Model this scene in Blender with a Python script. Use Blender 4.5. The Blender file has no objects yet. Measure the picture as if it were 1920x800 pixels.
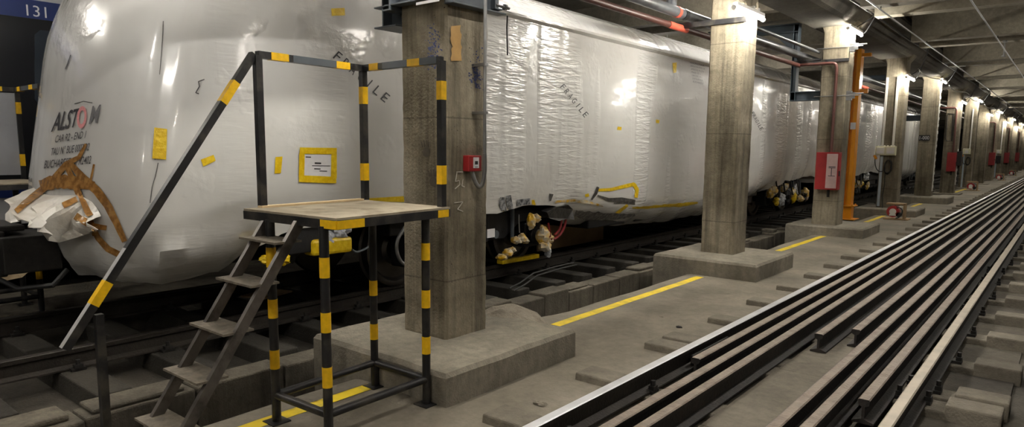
import bpy, bmesh, math, random
from mathutils import Vector, Matrix, noise
from mathutils.bvhtree import BVHTree
random.seed(7)
C = bpy.context.scene.collection
sc = bpy.context.scene
PI = math.pi

# ---------------------------------------------------------------- camera
F, CX, CY = 1280.0, 960.0, 440.0            # focal length and principal point for a 1920 x 800 frame
CAM = Vector((0, 0, 1.5))
dY = Vector(((2015 - CX) / F, (CY - 286) / F, -1)).normalized()
dZ = -Vector(((870 - CX) / F, (CY - 10300) / F, -1)).normalized()
dZ = (dZ - dY * dY.dot(dZ)).normalized()
dX = dY.cross(dZ)
R = Matrix((dX, dY, dZ))                    # world = R @ cam
cd = bpy.data.cameras.new('camera'); cam = bpy.data.objects.new('camera', cd); C.objects.link(cam)
cam.matrix_world = Matrix.Translation(CAM) @ R.to_4x4()
cd.sensor_width = 36; cd.lens = F / 1920 * 36; cd.shift_y = 40 / 1920; cd.clip_end = 400; cd.clip_start = 0.05
sc.camera = cam

def ray(px, py): return (R @ Vector(((px - CX) / F, (CY - py) / F, -1))).normalized()
def onz(px, py, z): r = ray(px, py); return CAM + r * ((z - CAM.z) / r.z)
def onx(px, py, x): r = ray(px, py); return CAM + r * ((x - CAM.x) / r.x)
def ony(px, py, y): r = ray(px, py); return CAM + r * ((y - CAM.y) / r.y)
def proj(p):
    c = R.transposed() @ (Vector(p) - CAM); return CX + F * c.x / -c.z, CY - F * c.y / -c.z
def zat(x, y, py):                          # height on the vertical through (x, y) that meets picture row py
    px = proj((x, y, 1))[0]
    for _ in range(3):
        z = ony(px, py, y).z; px = proj((x, y, z))[0]
    return z

# ---------------------------------------------------------------- materials
def srgb(r, g, b):
    f = lambda c: c / 12.92 if c <= .04045 else ((c + .055) / 1.055) ** 2.4
    return (f(r / 255), f(g / 255), f(b / 255), 1)

class NT:
    def __init__(s, name):
        s.m = bpy.data.materials.new(name); s.m.use_nodes = True
        s.t = s.m.node_tree; s.b = s.t.nodes['Principled BSDF']
        s.pos = s.t.nodes.new('ShaderNodeNewGeometry').outputs['Position']
    def n(s, typ, **kw):
        o = s.t.nodes.new(typ)
        for k, v in kw.items(): setattr(o, k, v)
        return o
    def l(s, a, b): s.t.links.new(a, b)
    def noise(s, scale=(1, 1, 1), sc=1.0, det=4.0, rough=.55, dist=0.0):
        mp = s.n('ShaderNodeMapping'); mp.inputs['Scale'].default_value = scale; s.l(s.pos, mp.inputs['Vector'])
        nz = s.n('ShaderNodeTexNoise'); nz.inputs['Scale'].default_value = sc; nz.inputs['Detail'].default_value = det
        nz.inputs['Roughness'].default_value = rough; nz.inputs['Distortion'].default_value = dist
        s.l(mp.outputs[0], nz.inputs['Vector']); return nz.outputs['Fac']
    def ramp(s, fac, stops):
        r = s.n('ShaderNodeValToRGB'); e = r.color_ramp.elements
        while len(e) < len(stops): e.new(.5)
        for q, (p, c) in zip(e, stops):
            q.position = p; q.color = c if not isinstance(c, (int, float)) else (c, c, c, 1)
        s.l(fac, r.inputs[0]); return r.outputs[0]
    def mix(s, a, b, fac, typ='MIX'):
        x = s.n('ShaderNodeMix', data_type='RGBA', blend_type=typ)
        for i, v in ((0, fac), (6, a), (7, b)):
            if isinstance(v, (int, float, tuple)): x.inputs[i].default_value = v
            else: s.l(v, x.inputs[i])
        return x.outputs[2]
    def math(s, op, a, b=0.0):
        x = s.n('ShaderNodeMath', operation=op)
        for i, v in ((0, a), (1, b)):
            if isinstance(v, (int, float)): x.inputs[i].default_value = v
            else: s.l(v, x.inputs[i])
        return x.outputs[0]
    def bump(s, h, strength=.4, dist=.02):
        b = s.n('ShaderNodeBump'); b.inputs['Strength'].default_value = strength; b.inputs['Distance'].default_value = dist
        s.l(h, b.inputs['Height']); s.l(b.outputs[0], s.b.inputs['Normal'])
    def out(s, col, rough=.6, metal=0.0, spec=.5):
        if isinstance(col, tuple): s.b.inputs['Base Color'].default_value = col
        else: s.l(col, s.b.inputs['Base Color'])
        if isinstance(rough, (int, float)): s.b.inputs['Roughness'].default_value = rough
        else: s.l(rough, s.b.inputs['Roughness'])
        s.b.inputs['Metallic'].default_value = metal
        s.b.inputs['Specular IOR Level'].default_value = spec
        return s.m

def plain(name, col, rough=.5, metal=0.0, var=.25, vs=6.0, bump=0.0, bs=40.0, spec=.5, dirt=None, ds=3.0):
    t = NT(name)
    f = t.noise(sc=vs)
    lo = tuple(c * (1 - var) for c in col[:3]) + (1,); hi = tuple(min(1, c * (1 + var)) for c in col[:3]) + (1,)
    c = t.ramp(f, [(.3, lo), (.7, hi)])
    if dirt:
        c = t.mix(c, dirt, t.ramp(t.noise(sc=ds, det=6), [(.5, 0.0), (.68, 1.0)]))
    if bump: t.bump(t.noise(sc=bs, det=5), bump, .01)
    return t.out(c, rough, metal, spec)

def concrete(name, dark, light, streak=0.0, pits=0.0, joint=False, bump=.5, rough=.85, blot=1.0):
    t = NT(name)
    big = t.noise(sc=.9, det=5, rough=.6)
    fine = t.noise(sc=14, det=6, rough=.7)
    c = t.mix(dark, light, t.ramp(big, [(.32, 0.0), (.68, 1.0)]))
    c = t.mix(c, t.ramp(fine, [(.3, .55), (.7, 1.25)]), .55 * blot, 'MULTIPLY')
    if streak:
        st = t.noise((7, 7, .35), 1.0, 5, .65)
        c = t.mix(c, t.ramp(st, [(.35, .45), (.5, .95), (.7, 1.15)]), streak, 'MULTIPLY')
        st2 = t.noise((38, 38, .8), 1.0, 3, .6)
        c = t.mix(c, t.ramp(st2, [(.3, .65), (.6, 1.1)]), streak * .7, 'MULTIPLY')
    h = t.math('ADD', t.math('MULTIPLY', fine, .6), t.noise(sc=60, det=3))
    if pits:
        v = t.n('ShaderNodeTexVoronoi'); v.inputs['Scale'].default_value = 24; t.l(t.pos, v.inputs['Vector'])
        p = t.ramp(v.outputs['Distance'], [(.06, 0.0), (.14, 1.0)])
        gate = t.ramp(t.noise(sc=3.1, det=2), [(.45, 0.0), (.6, 1.0)])
        pm = t.mix((1, 1, 1, 1), p, gate)
        c = t.mix(c, pm, pits, 'MULTIPLY'); h = t.math('ADD', h, t.math('MULTIPLY', pm, .8))
    if joint:
        sep = t.n('ShaderNodeSeparateXYZ'); t.l(t.pos, sep.inputs[0])
        fr = t.math('FRACT', t.math('MULTIPLY', t.math('ADD', sep.outputs['Z'], t.math('MULTIPLY', big, .02)), 1 / 1.21))
        ln = t.math('ABSOLUTE', t.math('SUBTRACT', fr, .42))
        lm = t.ramp(ln, [(.0, .35), (.007, 1.0)])
        c = t.mix(c, lm, .8, 'MULTIPLY')
    t.bump(h, bump, .012)
    return t.out(c, rough, 0, .3)

M = {}
M['column'] = concrete('column_concrete', srgb(98, 90, 74), srgb(160, 150, 130), streak=.85, pits=.9, joint=True)
M['plinth'] = concrete('plinth_concrete', srgb(112, 106, 94), srgb(150, 143, 129), streak=.25, pits=.5)
M['floor'] = concrete('floor_concrete', srgb(100, 94, 83), srgb(140, 132, 118), bump=.35, blot=.8)
M['bed'] = concrete('track_bed_concrete', srgb(60, 56, 50), srgb(104, 98, 87), bump=.6)
M['pit'] = concrete('sooty_pit_concrete', srgb(66, 61, 54), srgb(118, 111, 98), streak=.5, bump=.8)
M['darkbed'] = concrete('dark_track_bed', srgb(38, 35, 31), srgb(74, 69, 61), bump=.8)  # darker concrete for the trench and the beds under the trains
M['beam'] = concrete('beam_concrete', srgb(70, 66, 60), srgb(108, 103, 93), streak=.3, bump=.3)
M['ceil'] = concrete('ceiling_concrete', srgb(116, 110, 98), srgb(156, 149, 134), bump=.3)
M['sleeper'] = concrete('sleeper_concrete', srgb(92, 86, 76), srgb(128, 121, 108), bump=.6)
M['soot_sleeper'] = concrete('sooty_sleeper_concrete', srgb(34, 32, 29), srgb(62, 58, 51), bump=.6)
M['rubble'] = concrete('rubble', srgb(128, 120, 106), srgb(168, 158, 142), bump=1.0)
M['wall'] = concrete('wall_concrete', srgb(70, 66, 60), srgb(96, 92, 84))

def wrap_mat():
    t = NT('white_shrink_wrap')
    sep = t.n('ShaderNodeSeparateXYZ'); t.l(t.pos, sep.inputs[0])
    along = t.ramp(t.math('MULTIPLY', sep.outputs['Y'], .1), [(.38, 0.12), (.56, 1.0)])
    mask = t.math('MULTIPLY', t.ramp(t.noise((.01, 1.7, .14), 1.0, 2, .5), [(.52, 0.0), (.6, 1.0)]), along)
    rip = t.noise((.5, 4.0, 27), 1.0, 2, .5, .4)
    mid = t.noise((1, 1.0, 5), 1.0, 2, .5)
    big = t.noise((1, .5, 1.1), 1.0, 3, .5)
    fine = t.noise((3, 3, 3), 1.0, 3, .5)
    low = t.noise((2, 2.2, 16), 1.0, 3, .6)
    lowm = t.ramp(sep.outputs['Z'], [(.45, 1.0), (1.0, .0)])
    h = t.math('ADD', t.math('MULTIPLY', t.math('MULTIPLY', rip, mask), 1.5), t.math('MULTIPLY', t.math('MULTIPLY', mid, along), .5))
    h = t.math('ADD', h, t.math('MULTIPLY', big, .7))
    h = t.math('ADD', h, t.math('MULTIPLY', fine, .25))
    crk = t.ramp(t.noise((1, 1, 1), 2.2, 3, .6), [(.55, 0.0), (.66, 1.0)])
    h = t.math('ADD', h, t.math('MULTIPLY', t.math('MULTIPLY', crk, t.noise((14, 14, 16), 1.0, 4, .6)), .5))
    h = t.math('ADD', h, t.math('MULTIPLY', t.math('MULTIPLY', low, lowm), .8))
    t.bump(h, .6, .022)
    c = t.mix(srgb(212, 211, 208), srgb(196, 194, 190), t.ramp(t.noise(sc=.8, det=4), [(.35, 0.0), (.7, 1.0)]))
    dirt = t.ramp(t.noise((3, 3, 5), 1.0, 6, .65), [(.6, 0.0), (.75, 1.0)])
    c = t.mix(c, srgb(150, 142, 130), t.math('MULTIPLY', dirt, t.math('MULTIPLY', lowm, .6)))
    t.out(c, .24, 0, .5)
    b2 = t.n('ShaderNodeBump'); b2.inputs['Strength'].default_value = .3; b2.inputs['Distance'].default_value = .022
    t.l(h, b2.inputs['Height']); t.l(b2.outputs[0], t.b.inputs['Coat Normal'])
    t.b.inputs['Coat Weight'].default_value = .7; t.b.inputs['Coat Roughness'].default_value = .09
    return t.m
M['wrap'] = wrap_mat()
def flap_mat():
    t = NT('crumpled_white_sheet')
    t.bump(t.noise(sc=9, det=4), .5, .02)
    return t.out(t.mix(srgb(206, 202, 194), srgb(170, 160, 146), t.ramp(t.noise(sc=4, det=4), [(.4, 0.0), (.7, 1.0)])), .3)
M['flap'] = flap_mat()
def foil_mat(name, c1, c2, r=.22, sc_=22):
    t = NT(name)
    t.bump(t.noise(sc=30, det=4), .5, .01)
    return t.out(t.mix(c1, c2, t.ramp(t.noise(sc=sc_, det=3), [(.4, 0.0), (.62, 1.0)])), r)
M['brown_tape'] = foil_mat('brown_packing_tape', srgb(122, 84, 42), srgb(160, 118, 64))
M['yellow_tape'] = foil_mat('yellow_packing_tape', srgb(214, 176, 10), srgb(230, 198, 40), .3)
M['grey_tape'] = foil_mat('grey_duct_tape', srgb(52, 50, 50), srgb(84, 82, 80), .35)
M['silver_foil'] = foil_mat('silver_foil', srgb(150, 152, 156), srgb(70, 72, 76), .2)
M['bundle'] = foil_mat('bubble_wrap_bundle', srgb(192, 184, 166), srgb(206, 160, 20), .3, 9)
M['clear_wrap'] = foil_mat('clear_film_bundle', srgb(198, 200, 204), srgb(150, 152, 158), .22)
M['ink'] = plain('printed_black_ink', srgb(44, 42, 46), .5, var=.1)
M['red_ink'] = plain('printed_red_ink', srgb(214, 140, 140), .5, var=.15, vs=60)
M['faded_ink'] = plain('faded_grey_ink', srgb(104, 102, 104), .5, var=.2, vs=40)
M['black'] = plain('black_enamel', srgb(26, 26, 28), .42, 0, .3, 9, .15, dirt=srgb(62, 58, 52), ds=7)
M['hazard'] = plain('yellow_hazard_tape', srgb(236, 186, 20), .4, 0, .12, 30)
M['bare'] = plain('worn_bare_steel', srgb(190, 188, 186), .4, .35, .2, 12)
M['tread'] = plain('dusty_steel_tread', srgb(112, 104, 92), .7, .2, .35, 22, .6, 60)
M['deck'] = plain('dusty_plywood', srgb(154, 143, 124), .8, 0, .2, 5, .3, 30, dirt=srgb(120, 108, 90), ds=6)
M['batten'] = plain('pale_planed_wood', srgb(208, 184, 146), .7, 0, .12, 9)
M['railtop'] = plain('worn_rail_head', srgb(122, 109, 97), .45, .3, .25, 7, .5, 50, dirt=srgb(98, 80, 68), ds=9)
M['rust'] = plain('rusty_rail_steel', srgb(30, 26, 23), .65, .1, .3, 7, .5, 50, dirt=srgb(44, 36, 31), ds=9)
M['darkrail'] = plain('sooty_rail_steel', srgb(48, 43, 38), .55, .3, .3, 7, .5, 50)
M['shine'] = plain('polished_rail_head', srgb(205, 205, 207), .34, .55, .12, 5)
M['palehead'] = plain('dull_rail_head', srgb(178, 168, 152), .45, .5, .15, 8)
M['iron'] = plain('dark_cast_iron', srgb(38, 36, 34), .6, .3, .3, 14, .3)
M['under'] = plain('underframe_black', srgb(24, 24, 26), .5, .2, .3, 8, .2)
M['wheel'] = plain('wheel_steel', srgb(84, 80, 76), .4, .8, .2, 6)
M['greysteel'] = plain('grey_painted_steel', srgb(84, 90, 96), .42, .2, .15, 6)
M['framesteel'] = plain('blue_grey_primer_steel', srgb(66, 76, 84), .45, .2, .2, 6)
M['galv'] = plain('galvanised_pipe', srgb(140, 140, 140), .35, .75, .2, 10)
M['pipe'] = plain('grey_pipe_paint', srgb(92, 94, 98), .35, .3, .2, 8, dirt=srgb(52, 50, 50), ds=4)
M['redpipe'] = plain('oxide_red_pipe', srgb(86, 52, 46), .45, .1, .2, 8)
M['brightred'] = plain('bright_red_pipe_band', srgb(196, 86, 66), .45, .1, .15, 10)
M['red'] = plain('red_enamel', srgb(150, 34, 36), .4, 0, .12, 6)
M['pinkpanel'] = plain('faded_pink_panel', srgb(196, 168, 166), .45, 0, .12, 8)
M['orange'] = plain('orange_gloss_paint', srgb(226, 146, 24), .3, 0, .08, 4)
M['cream'] = plain('cream_plastic', srgb(206, 202, 172), .45, 0, .06, 6)
M['white'] = plain('white_plastic', srgb(214, 212, 204), .4, 0, .06, 8)
M['trunk'] = plain('pale_blue_trunking', srgb(176, 188, 198), .4, 0, .06, 8)
M['rubber'] = plain('black_rubber', srgb(26, 26, 26), .55, 0, .2, 20)
M['redhose'] = plain('dark_red_hose', srgb(112, 22, 26), .4, 0, .15, 10)
M['card'] = plain('brown_cardboard', srgb(178, 156, 124), .85, 0, .1, 4)
M['paper'] = plain('white_paper', srgb(214, 212, 214), .6, 0, .06, 10)
M['trainblue'] = plain('dark_blue_train_paint', srgb(24, 42, 96), .3, 0, .05, 3)
M['trainblack'] = plain('black_train_panel', srgb(20, 21, 26), .25, 0, .2, 3)
M['traingrey'] = plain('pale_grey_train_paint', srgb(176, 178, 180), .35, 0, .08, 3)
M['glass'] = plain('dark_window_glass', srgb(46, 52, 60), .08, 0, .1, 3)
M['sheet'] = plain('grey_guard_sheet', srgb(150, 152, 158), .5, .1, .1, 4)
M['ochre'] = plain('ochre_paint_patch', srgb(186, 148, 92), .7, 0, .12, 12)
M['bluespray'] = plain('blue_spray_paint', srgb(48, 56, 96), .7, 0, .25, 18)
M['chalk'] = plain('white_chalk', srgb(190, 184, 172), .9, 0, .15, 40)
M['floorpaint'] = plain('yellow_floor_paint', srgb(226, 196, 34), .6, 0, .1, 8, dirt=srgb(190, 168, 60), ds=9)
M['wood'] = plain('reel_stand_wood', srgb(160, 134, 98), .75, 0, .15, 8)
def emis(name, col, s):
    t = NT(name); t.b.inputs['Base Color'].default_value = (.8, .8, .8, 1)
    t.b.inputs['Emission Color'].default_value = col; t.b.inputs['Emission Strength'].default_value = s
    return t.m
M['tube'] = emis('lit_fluorescent_tube', (1, .95, .84, 1), 340)
M['added_right_tube'] = emis('added_fluorescent_tube_right', (1, .95, .86, 1), 160)  # tube glow of the added right hand lamps
M['added_dim_tube'] = emis('added_lit_dim_tube', (1, .95, .86, 1), 110)  # weaker glow for unseen lamps added near the camera
M['added_ceil_tube'] = emis('added_lit_ceiling_tube', (1, .96, .9, 1), 140)  # for the hung lamps

# ---------------------------------------------------------------- mesh builder
class MB:
    def __init__(s): s.v = []; s.f = []; s.m = []; s.mi = 0
    def face(s, *idx): s.f.append(idx); s.m.append(s.mi)
    def add(s, vs, fs):
        o = len(s.v); s.v += [Vector(p) for p in vs]
        for q in fs: s.f.append(tuple(o + i for i in q)); s.m.append(s.mi)
    def obox(s, c, ax, ay, az):
        c = Vector(c); vs = []
        for k in (-1, 1):
            for j in (-1, 1):
                for i in (-1, 1): vs.append(c + ax * i + ay * j + az * k)
        s.add(vs, [(0, 2, 3, 1), (4, 5, 7, 6), (0, 1, 5, 4), (2, 6, 7, 3), (0, 4, 6, 2), (1, 3, 7, 5)])
    def box(s, x0, x1, y0, y1, z0, z1):
        s.obox(((x0 + x1) / 2, (y0 + y1) / 2, (z0 + z1) / 2), Vector(((x1 - x0) / 2, 0, 0)), Vector((0, (y1 - y0) / 2, 0)), Vector((0, 0, (z1 - z0) / 2)))
    def bar(s, p, q, w, h=None, up=(0, 0, 1)):
        p, q = Vector(p), Vector(q); d = (q - p); L = d.length; d.normalize()
        u = Vector(up); sd = d.cross(u)
        if sd.length < 1e-4: sd = d.cross(Vector((1, 0, 0)))
        sd.normalize(); u = sd.cross(d).normalized()
        s.obox((p + q) / 2, sd * (w / 2), d * (L / 2), u * ((h or w) / 2))
    def tube(s, pts, r, seg=10, caps=True):
        pts = [Vector(p) for p in pts]; o = len(s.v); n = len(pts)
        rr = r if isinstance(r, (list, tuple)) else [r] * n
        prev = None
        for i, p in enumerate(pts):
            d = (pts[min(i + 1, n - 1)] - pts[max(i - 1, 0)]).normalized()
            if prev is None:
                a = d.cross(Vector((0, 0, 1)))
                if a.length < .05: a = d.cross(Vector((1, 0, 0)))
                a.normalize()
            else:
                a = (prev - d * prev.dot(d)).normalized()
            prev = a; b = d.cross(a)
            for k in range(seg):
                t = 2 * PI * k / seg; s.v.append(p + (a * math.cos(t) + b * math.sin(t)) * rr[i])
        for i in range(n - 1):
            for k in range(seg):
                k2 = (k + 1) % seg
                s.face(o + i * seg + k, o + i * seg + k2, o + (i + 1) * seg + k2, o + (i + 1) * seg + k)
        if caps:
            s.face(*[o + k for k in reversed(range(seg))]); s.face(*[o + (n - 1) * seg + k for k in range(seg)])
    def cyl(s, p, q, r, seg=16): s.tube([p, q], r, seg)
    def prism(s, poly, axis, a, b):         # poly in the two other axes (x,z for 'y'; y,z for 'x'; x,y for 'z')
        mk = {'y': lambda u, w, t: (u, t, w), 'x': lambda u, w, t: (t, u, w), 'z': lambda u, w, t: (u, w, t)}[axis]
        n = len(poly); vs = [mk(u, w, a) for u, w in poly] + [mk(u, w, b) for u, w in poly]
        s.add(vs, [tuple(reversed(range(n))), tuple(range(n, 2 * n))] + [(i, (i + 1) % n, n + (i + 1) % n, n + i) for i in range(n)])
    def grid(s, rows):
        o = len(s.v); nv = len(rows[0])
        for r in rows: s.v += [Vector(p) for p in r]
        for i in range(len(rows) - 1):
            for j in range(nv - 1):
                s.face(o + i * nv + j, o + i * nv + j + 1, o + (i + 1) * nv + j + 1, o + (i + 1) * nv + j)
    def blob(s, c, rx, ry, rz, seed=0, amp=.25, fr=6.0, seg=14, rings=9):
        c = Vector(c); o = len(s.v); sd = Vector((seed * 3.1, seed * 1.7, seed * .9))
        for i in range(rings + 1):
            th = PI * i / rings
            for k in range(seg):
                ph = 2 * PI * k / seg
                d = Vector((math.sin(th) * math.cos(ph), math.sin(th) * math.sin(ph), math.cos(th)))
                f = 1 + amp * noise.noise(d * fr * .4 + sd) * 2
                s.v.append(c + Vector((d.x * rx, d.y * ry, d.z * rz)) * f)
        for i in range(rings):
            for k in range(seg):
                k2 = (k + 1) % seg
                s.face(o + i * seg + k, o + (i + 1) * seg + k, o + (i + 1) * seg + k2, o + i * seg + k2)
    def build(s, name, mats, parent=None, smooth=False, bevel=0.0, label=None, kind=None):
        me = bpy.data.meshes.new(name); off = world_loc(parent) if parent else Vector()
        me.from_pydata([tuple(p - off) for p in s.v], [], s.f)
        for m in (mats if isinstance(mats, (list, tuple)) else [mats]): me.materials.append(m)
        bm = bmesh.new(); bm.from_mesh(me)
        if len(s.m) == len(bm.faces):
            for fc, mi in zip(bm.faces, s.m): fc.material_index = mi
        bmesh.ops.recalc_face_normals(bm, faces=bm.faces)
        for fc in bm.faces: fc.smooth = smooth
        bm.to_mesh(me); bm.free()
        if smooth: 
            try: me.set_sharp_from_angle(angle=math.radians(38))
            except Exception: pass
        o = bpy.data.objects.new(name, me); C.objects.link(o)
        if parent: o.parent = parent
        if bevel:
            b = o.modifiers.new('bevel', 'BEVEL'); b.width = bevel; b.segments = 2; b.limit_method = 'ANGLE'
        if label: o['label'] = label
        if kind: o['kind'] = kind
        return o

def world_loc(o):
    p = Vector(o.location)
    while o.parent: o = o.parent; p = p + Vector(o.location)
    return p
def tag(o, label, cat, group=None):
    o['label'] = label; o['category'] = cat
    if group: o['group'] = group
    return o
def thing(name, label, cat, loc=(0, 0, 0), group=None):
    o = bpy.data.objects.new(name, None); C.objects.link(o); o.location = loc; o.empty_display_size = .1
    return tag(o, label, cat, group)
def dup(root, loc, label=None, group=None):
    def cp(o, par):
        c = o.copy(); C.objects.link(c); c.parent = par
        for ch in o.children: cp(ch, c)
        return c
    r = cp(root, None); r.location = loc
    if label: r['label'] = label
    if group: r['group'] = group
    return r
def struct(name, mb, mats, **kw):
    o = mb.build(name, mats, **kw); o['kind'] = 'structure'; return o
def bez(p0, p1, p2, p3, n=12):
    p0, p1, p2, p3 = map(Vector, (p0, p1, p2, p3))
    return [p0 * (1 - t) ** 3 + p1 * 3 * t * (1 - t) ** 2 + p2 * 3 * t * t * (1 - t) + p3 * t ** 3 for t in [i / n for i in range(n + 1)]]
def text_mesh(body, extrude=0.0, bold=0.0):
    cu = bpy.data.curves.new('txt', 'FONT'); cu.body = body; cu.resolution_u = 3; cu.extrude = extrude; cu.fill_mode = 'FRONT'; cu.offset = bold
    o = bpy.data.objects.new('txt', cu); C.objects.link(o)
    dg = bpy.context.evaluated_depsgraph_get(); dg.update()
    me = bpy.data.meshes.new_from_object(o.evaluated_get(dg))
    vs = [v.co.copy() for v in me.vertices]; fs = [tuple(p.vertices) for p in me.polygons]
    bpy.data.objects.remove(o); bpy.data.curves.remove(cu); bpy.data.meshes.remove(me)
    x0 = min(v.x for v in vs); x1 = max(v.x for v in vs); y0 = min(v.y for v in vs); y1 = max(v.y for v in vs)
    return [((v.x - x0) / (x1 - x0), (v.y - y0) / (y1 - y0)) for v in vs], fs
def flat_text(body, name, mat, parent, o, ux, uy):          # on a flat panel: o = lower left corner, ux/uy = full width/height vectors
    vs, fs = text_mesh(body); mb = MB(); o, ux, uy = Vector(o), Vector(ux), Vector(uy)
    mb.add([o + ux * a + uy * b for a, b in vs], fs)
    return mb.build(name, mat, parent)

FLOOR = -0.17
END = 96.0
COLX0, COLX1, COLD = -4.01, -3.53, .46
COLY = [3.56 + 5.6 * i for i in range(16)]; COLY[2] = 14.5
CXM = (COLX0 + COLX1) / 2

# ---------------------------------------------------------------- setting: floors, pit, walls, ceiling
mb = MB()
rows = []
ys = [-9 + .25 * i for i in range(int((END + 9) / .25) + 1)]
for y in ys:
    wob = .06 * noise.noise(Vector((0, y * .9, 3))) + .03 * noise.noise(Vector((4, y * 4, 1)))
    if 4.4 < y < 5.6: wob -= .12 * math.sin((y - 4.4) / 1.2 * PI)
    e = -3.94 + wob
    rows.append([(e + .04, y, -.75), (e, y, -.32 + wob * .3), (e + .03, y, FLOOR - .012), (e + .09, y, FLOOR)] + [(x, y, FLOOR) for x in (-3.4, -2.9, -2.5, -2.24)] + [(-2.235, y, -.3)])
mb.grid(rows); struct('floor', mb, M['floor'])
mb = MB(); mb.box(-2.24, -.2, -9, END, -.5, -.215); struct('floor_track_bed', mb, M['bed'])
mb = MB(); y = -6.0
while y < 60:
    L = random.uniform(.95, 1.5); mb.box(-1.61 + random.uniform(-.01, .01), -1.215, y, y + L - .012, -.3, -.1575 - random.uniform(0, .004)); y += L
struct('floor_middle_slabs', mb, M['sleeper'], bevel=.008)
mb = MB(); mb.box(-.22, 6, -9, END, -.5, -.235); struct('floor_right_walkway', mb, M['bed'])
mb = MB(); mb.box(-16, -3.9, -9, END, -1.0, -.62); struct('floor_trench', mb, M['darkbed'])
mb = MB(); mb.box(-7.9, -4.9, -9, END, -.7, -.36); struct('floor_train_bed', mb, M['darkbed'])
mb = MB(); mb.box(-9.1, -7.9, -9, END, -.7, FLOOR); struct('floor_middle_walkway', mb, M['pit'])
mb = MB(); mb.box(-16, -9.1, -9, END, -.7, -.36); struct('floor_far_bed', mb, M['darkbed'])
# block kerb under the near train rail
mb = MB(); y = -4.0
while y < 60:
    L = random.uniform(.35, .75); t = -.26 + random.uniform(-.03, .03)
    mb.box(-4.98, -4.72 + random.uniform(-.03, .03), y, y + L - .015, -.62, t)
    if random.random() < .5: mb.box(-5.0, -4.76, y + .05, y + L - .08, t, t + random.uniform(.03, .07))
    y += L
struct('trim_1', mb, M['pit'], bevel=.015)
mb = MB(); mb.box(-16.2, -16, -9, END, -.7, 5); struct('wall_left', mb, M['wall'])
mb = MB(); mb.box(6, 6.2, -9, END, -.5, 5); struct('wall_right', mb, M['wall'])
mb = MB(); mb.box(-16.2, 6.2, END, END + .2, -.7, 5); struct('wall_end', mb, M['wall'])
mb = MB(); mb.box(-16.2, 6.2, -9.2, -9, -.7, 5); struct('wall_near', mb, M['wall'])
# ceiling: slab with transverse ribs, one mesh
mb = MB(); mb.box(-16.2, 6.2, -9.2, END + .2, 4.6, 4.8)
y = -5.7
while y < END:
    for x0, x1 in ((-3.12, 6.0), (-16, -4.3)):
        for dy in (0, 1.1):
            yy = y + dy
            if x0 > -4: mb.prism([(yy - .15, 3.98), (yy + .15, 3.98), (yy + .22, 4.61), (yy - .22, 4.61)], 'x', x0, x1)
            else: mb.prism([(yy - .14, 4.1), (yy + .14, 4.1), (yy + .2, 4.61), (yy - .2, 4.61)], 'x', x0, x1)
    y += 4.8
struct('ceiling', mb, M['ceil'])

# ---------------------------------------------------------------- longitudinal beam with haunches
def beam(x, name, label):
    b = thing(name, label, 'beam', (x, 0, 3.9))
    m = MB()
    m.prism([(x - .44, 3.88), (x + .26, 3.88), (x + .34, 3.92), (x + .5, 4.12), (x + .64, 4.14), (x + .64, 4.32), (x + .5, 4.34), (x + .5, 4.6), (x - .52, 4.6), (x - .52, 4.0)], 'y', -9, END)
    m.build('beam_body', M['beam'], b, bevel=.01)
    return b
bm_ = beam(CXM, 'concrete_beam', 'long sooty concrete beam running over the row of columns')

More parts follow.
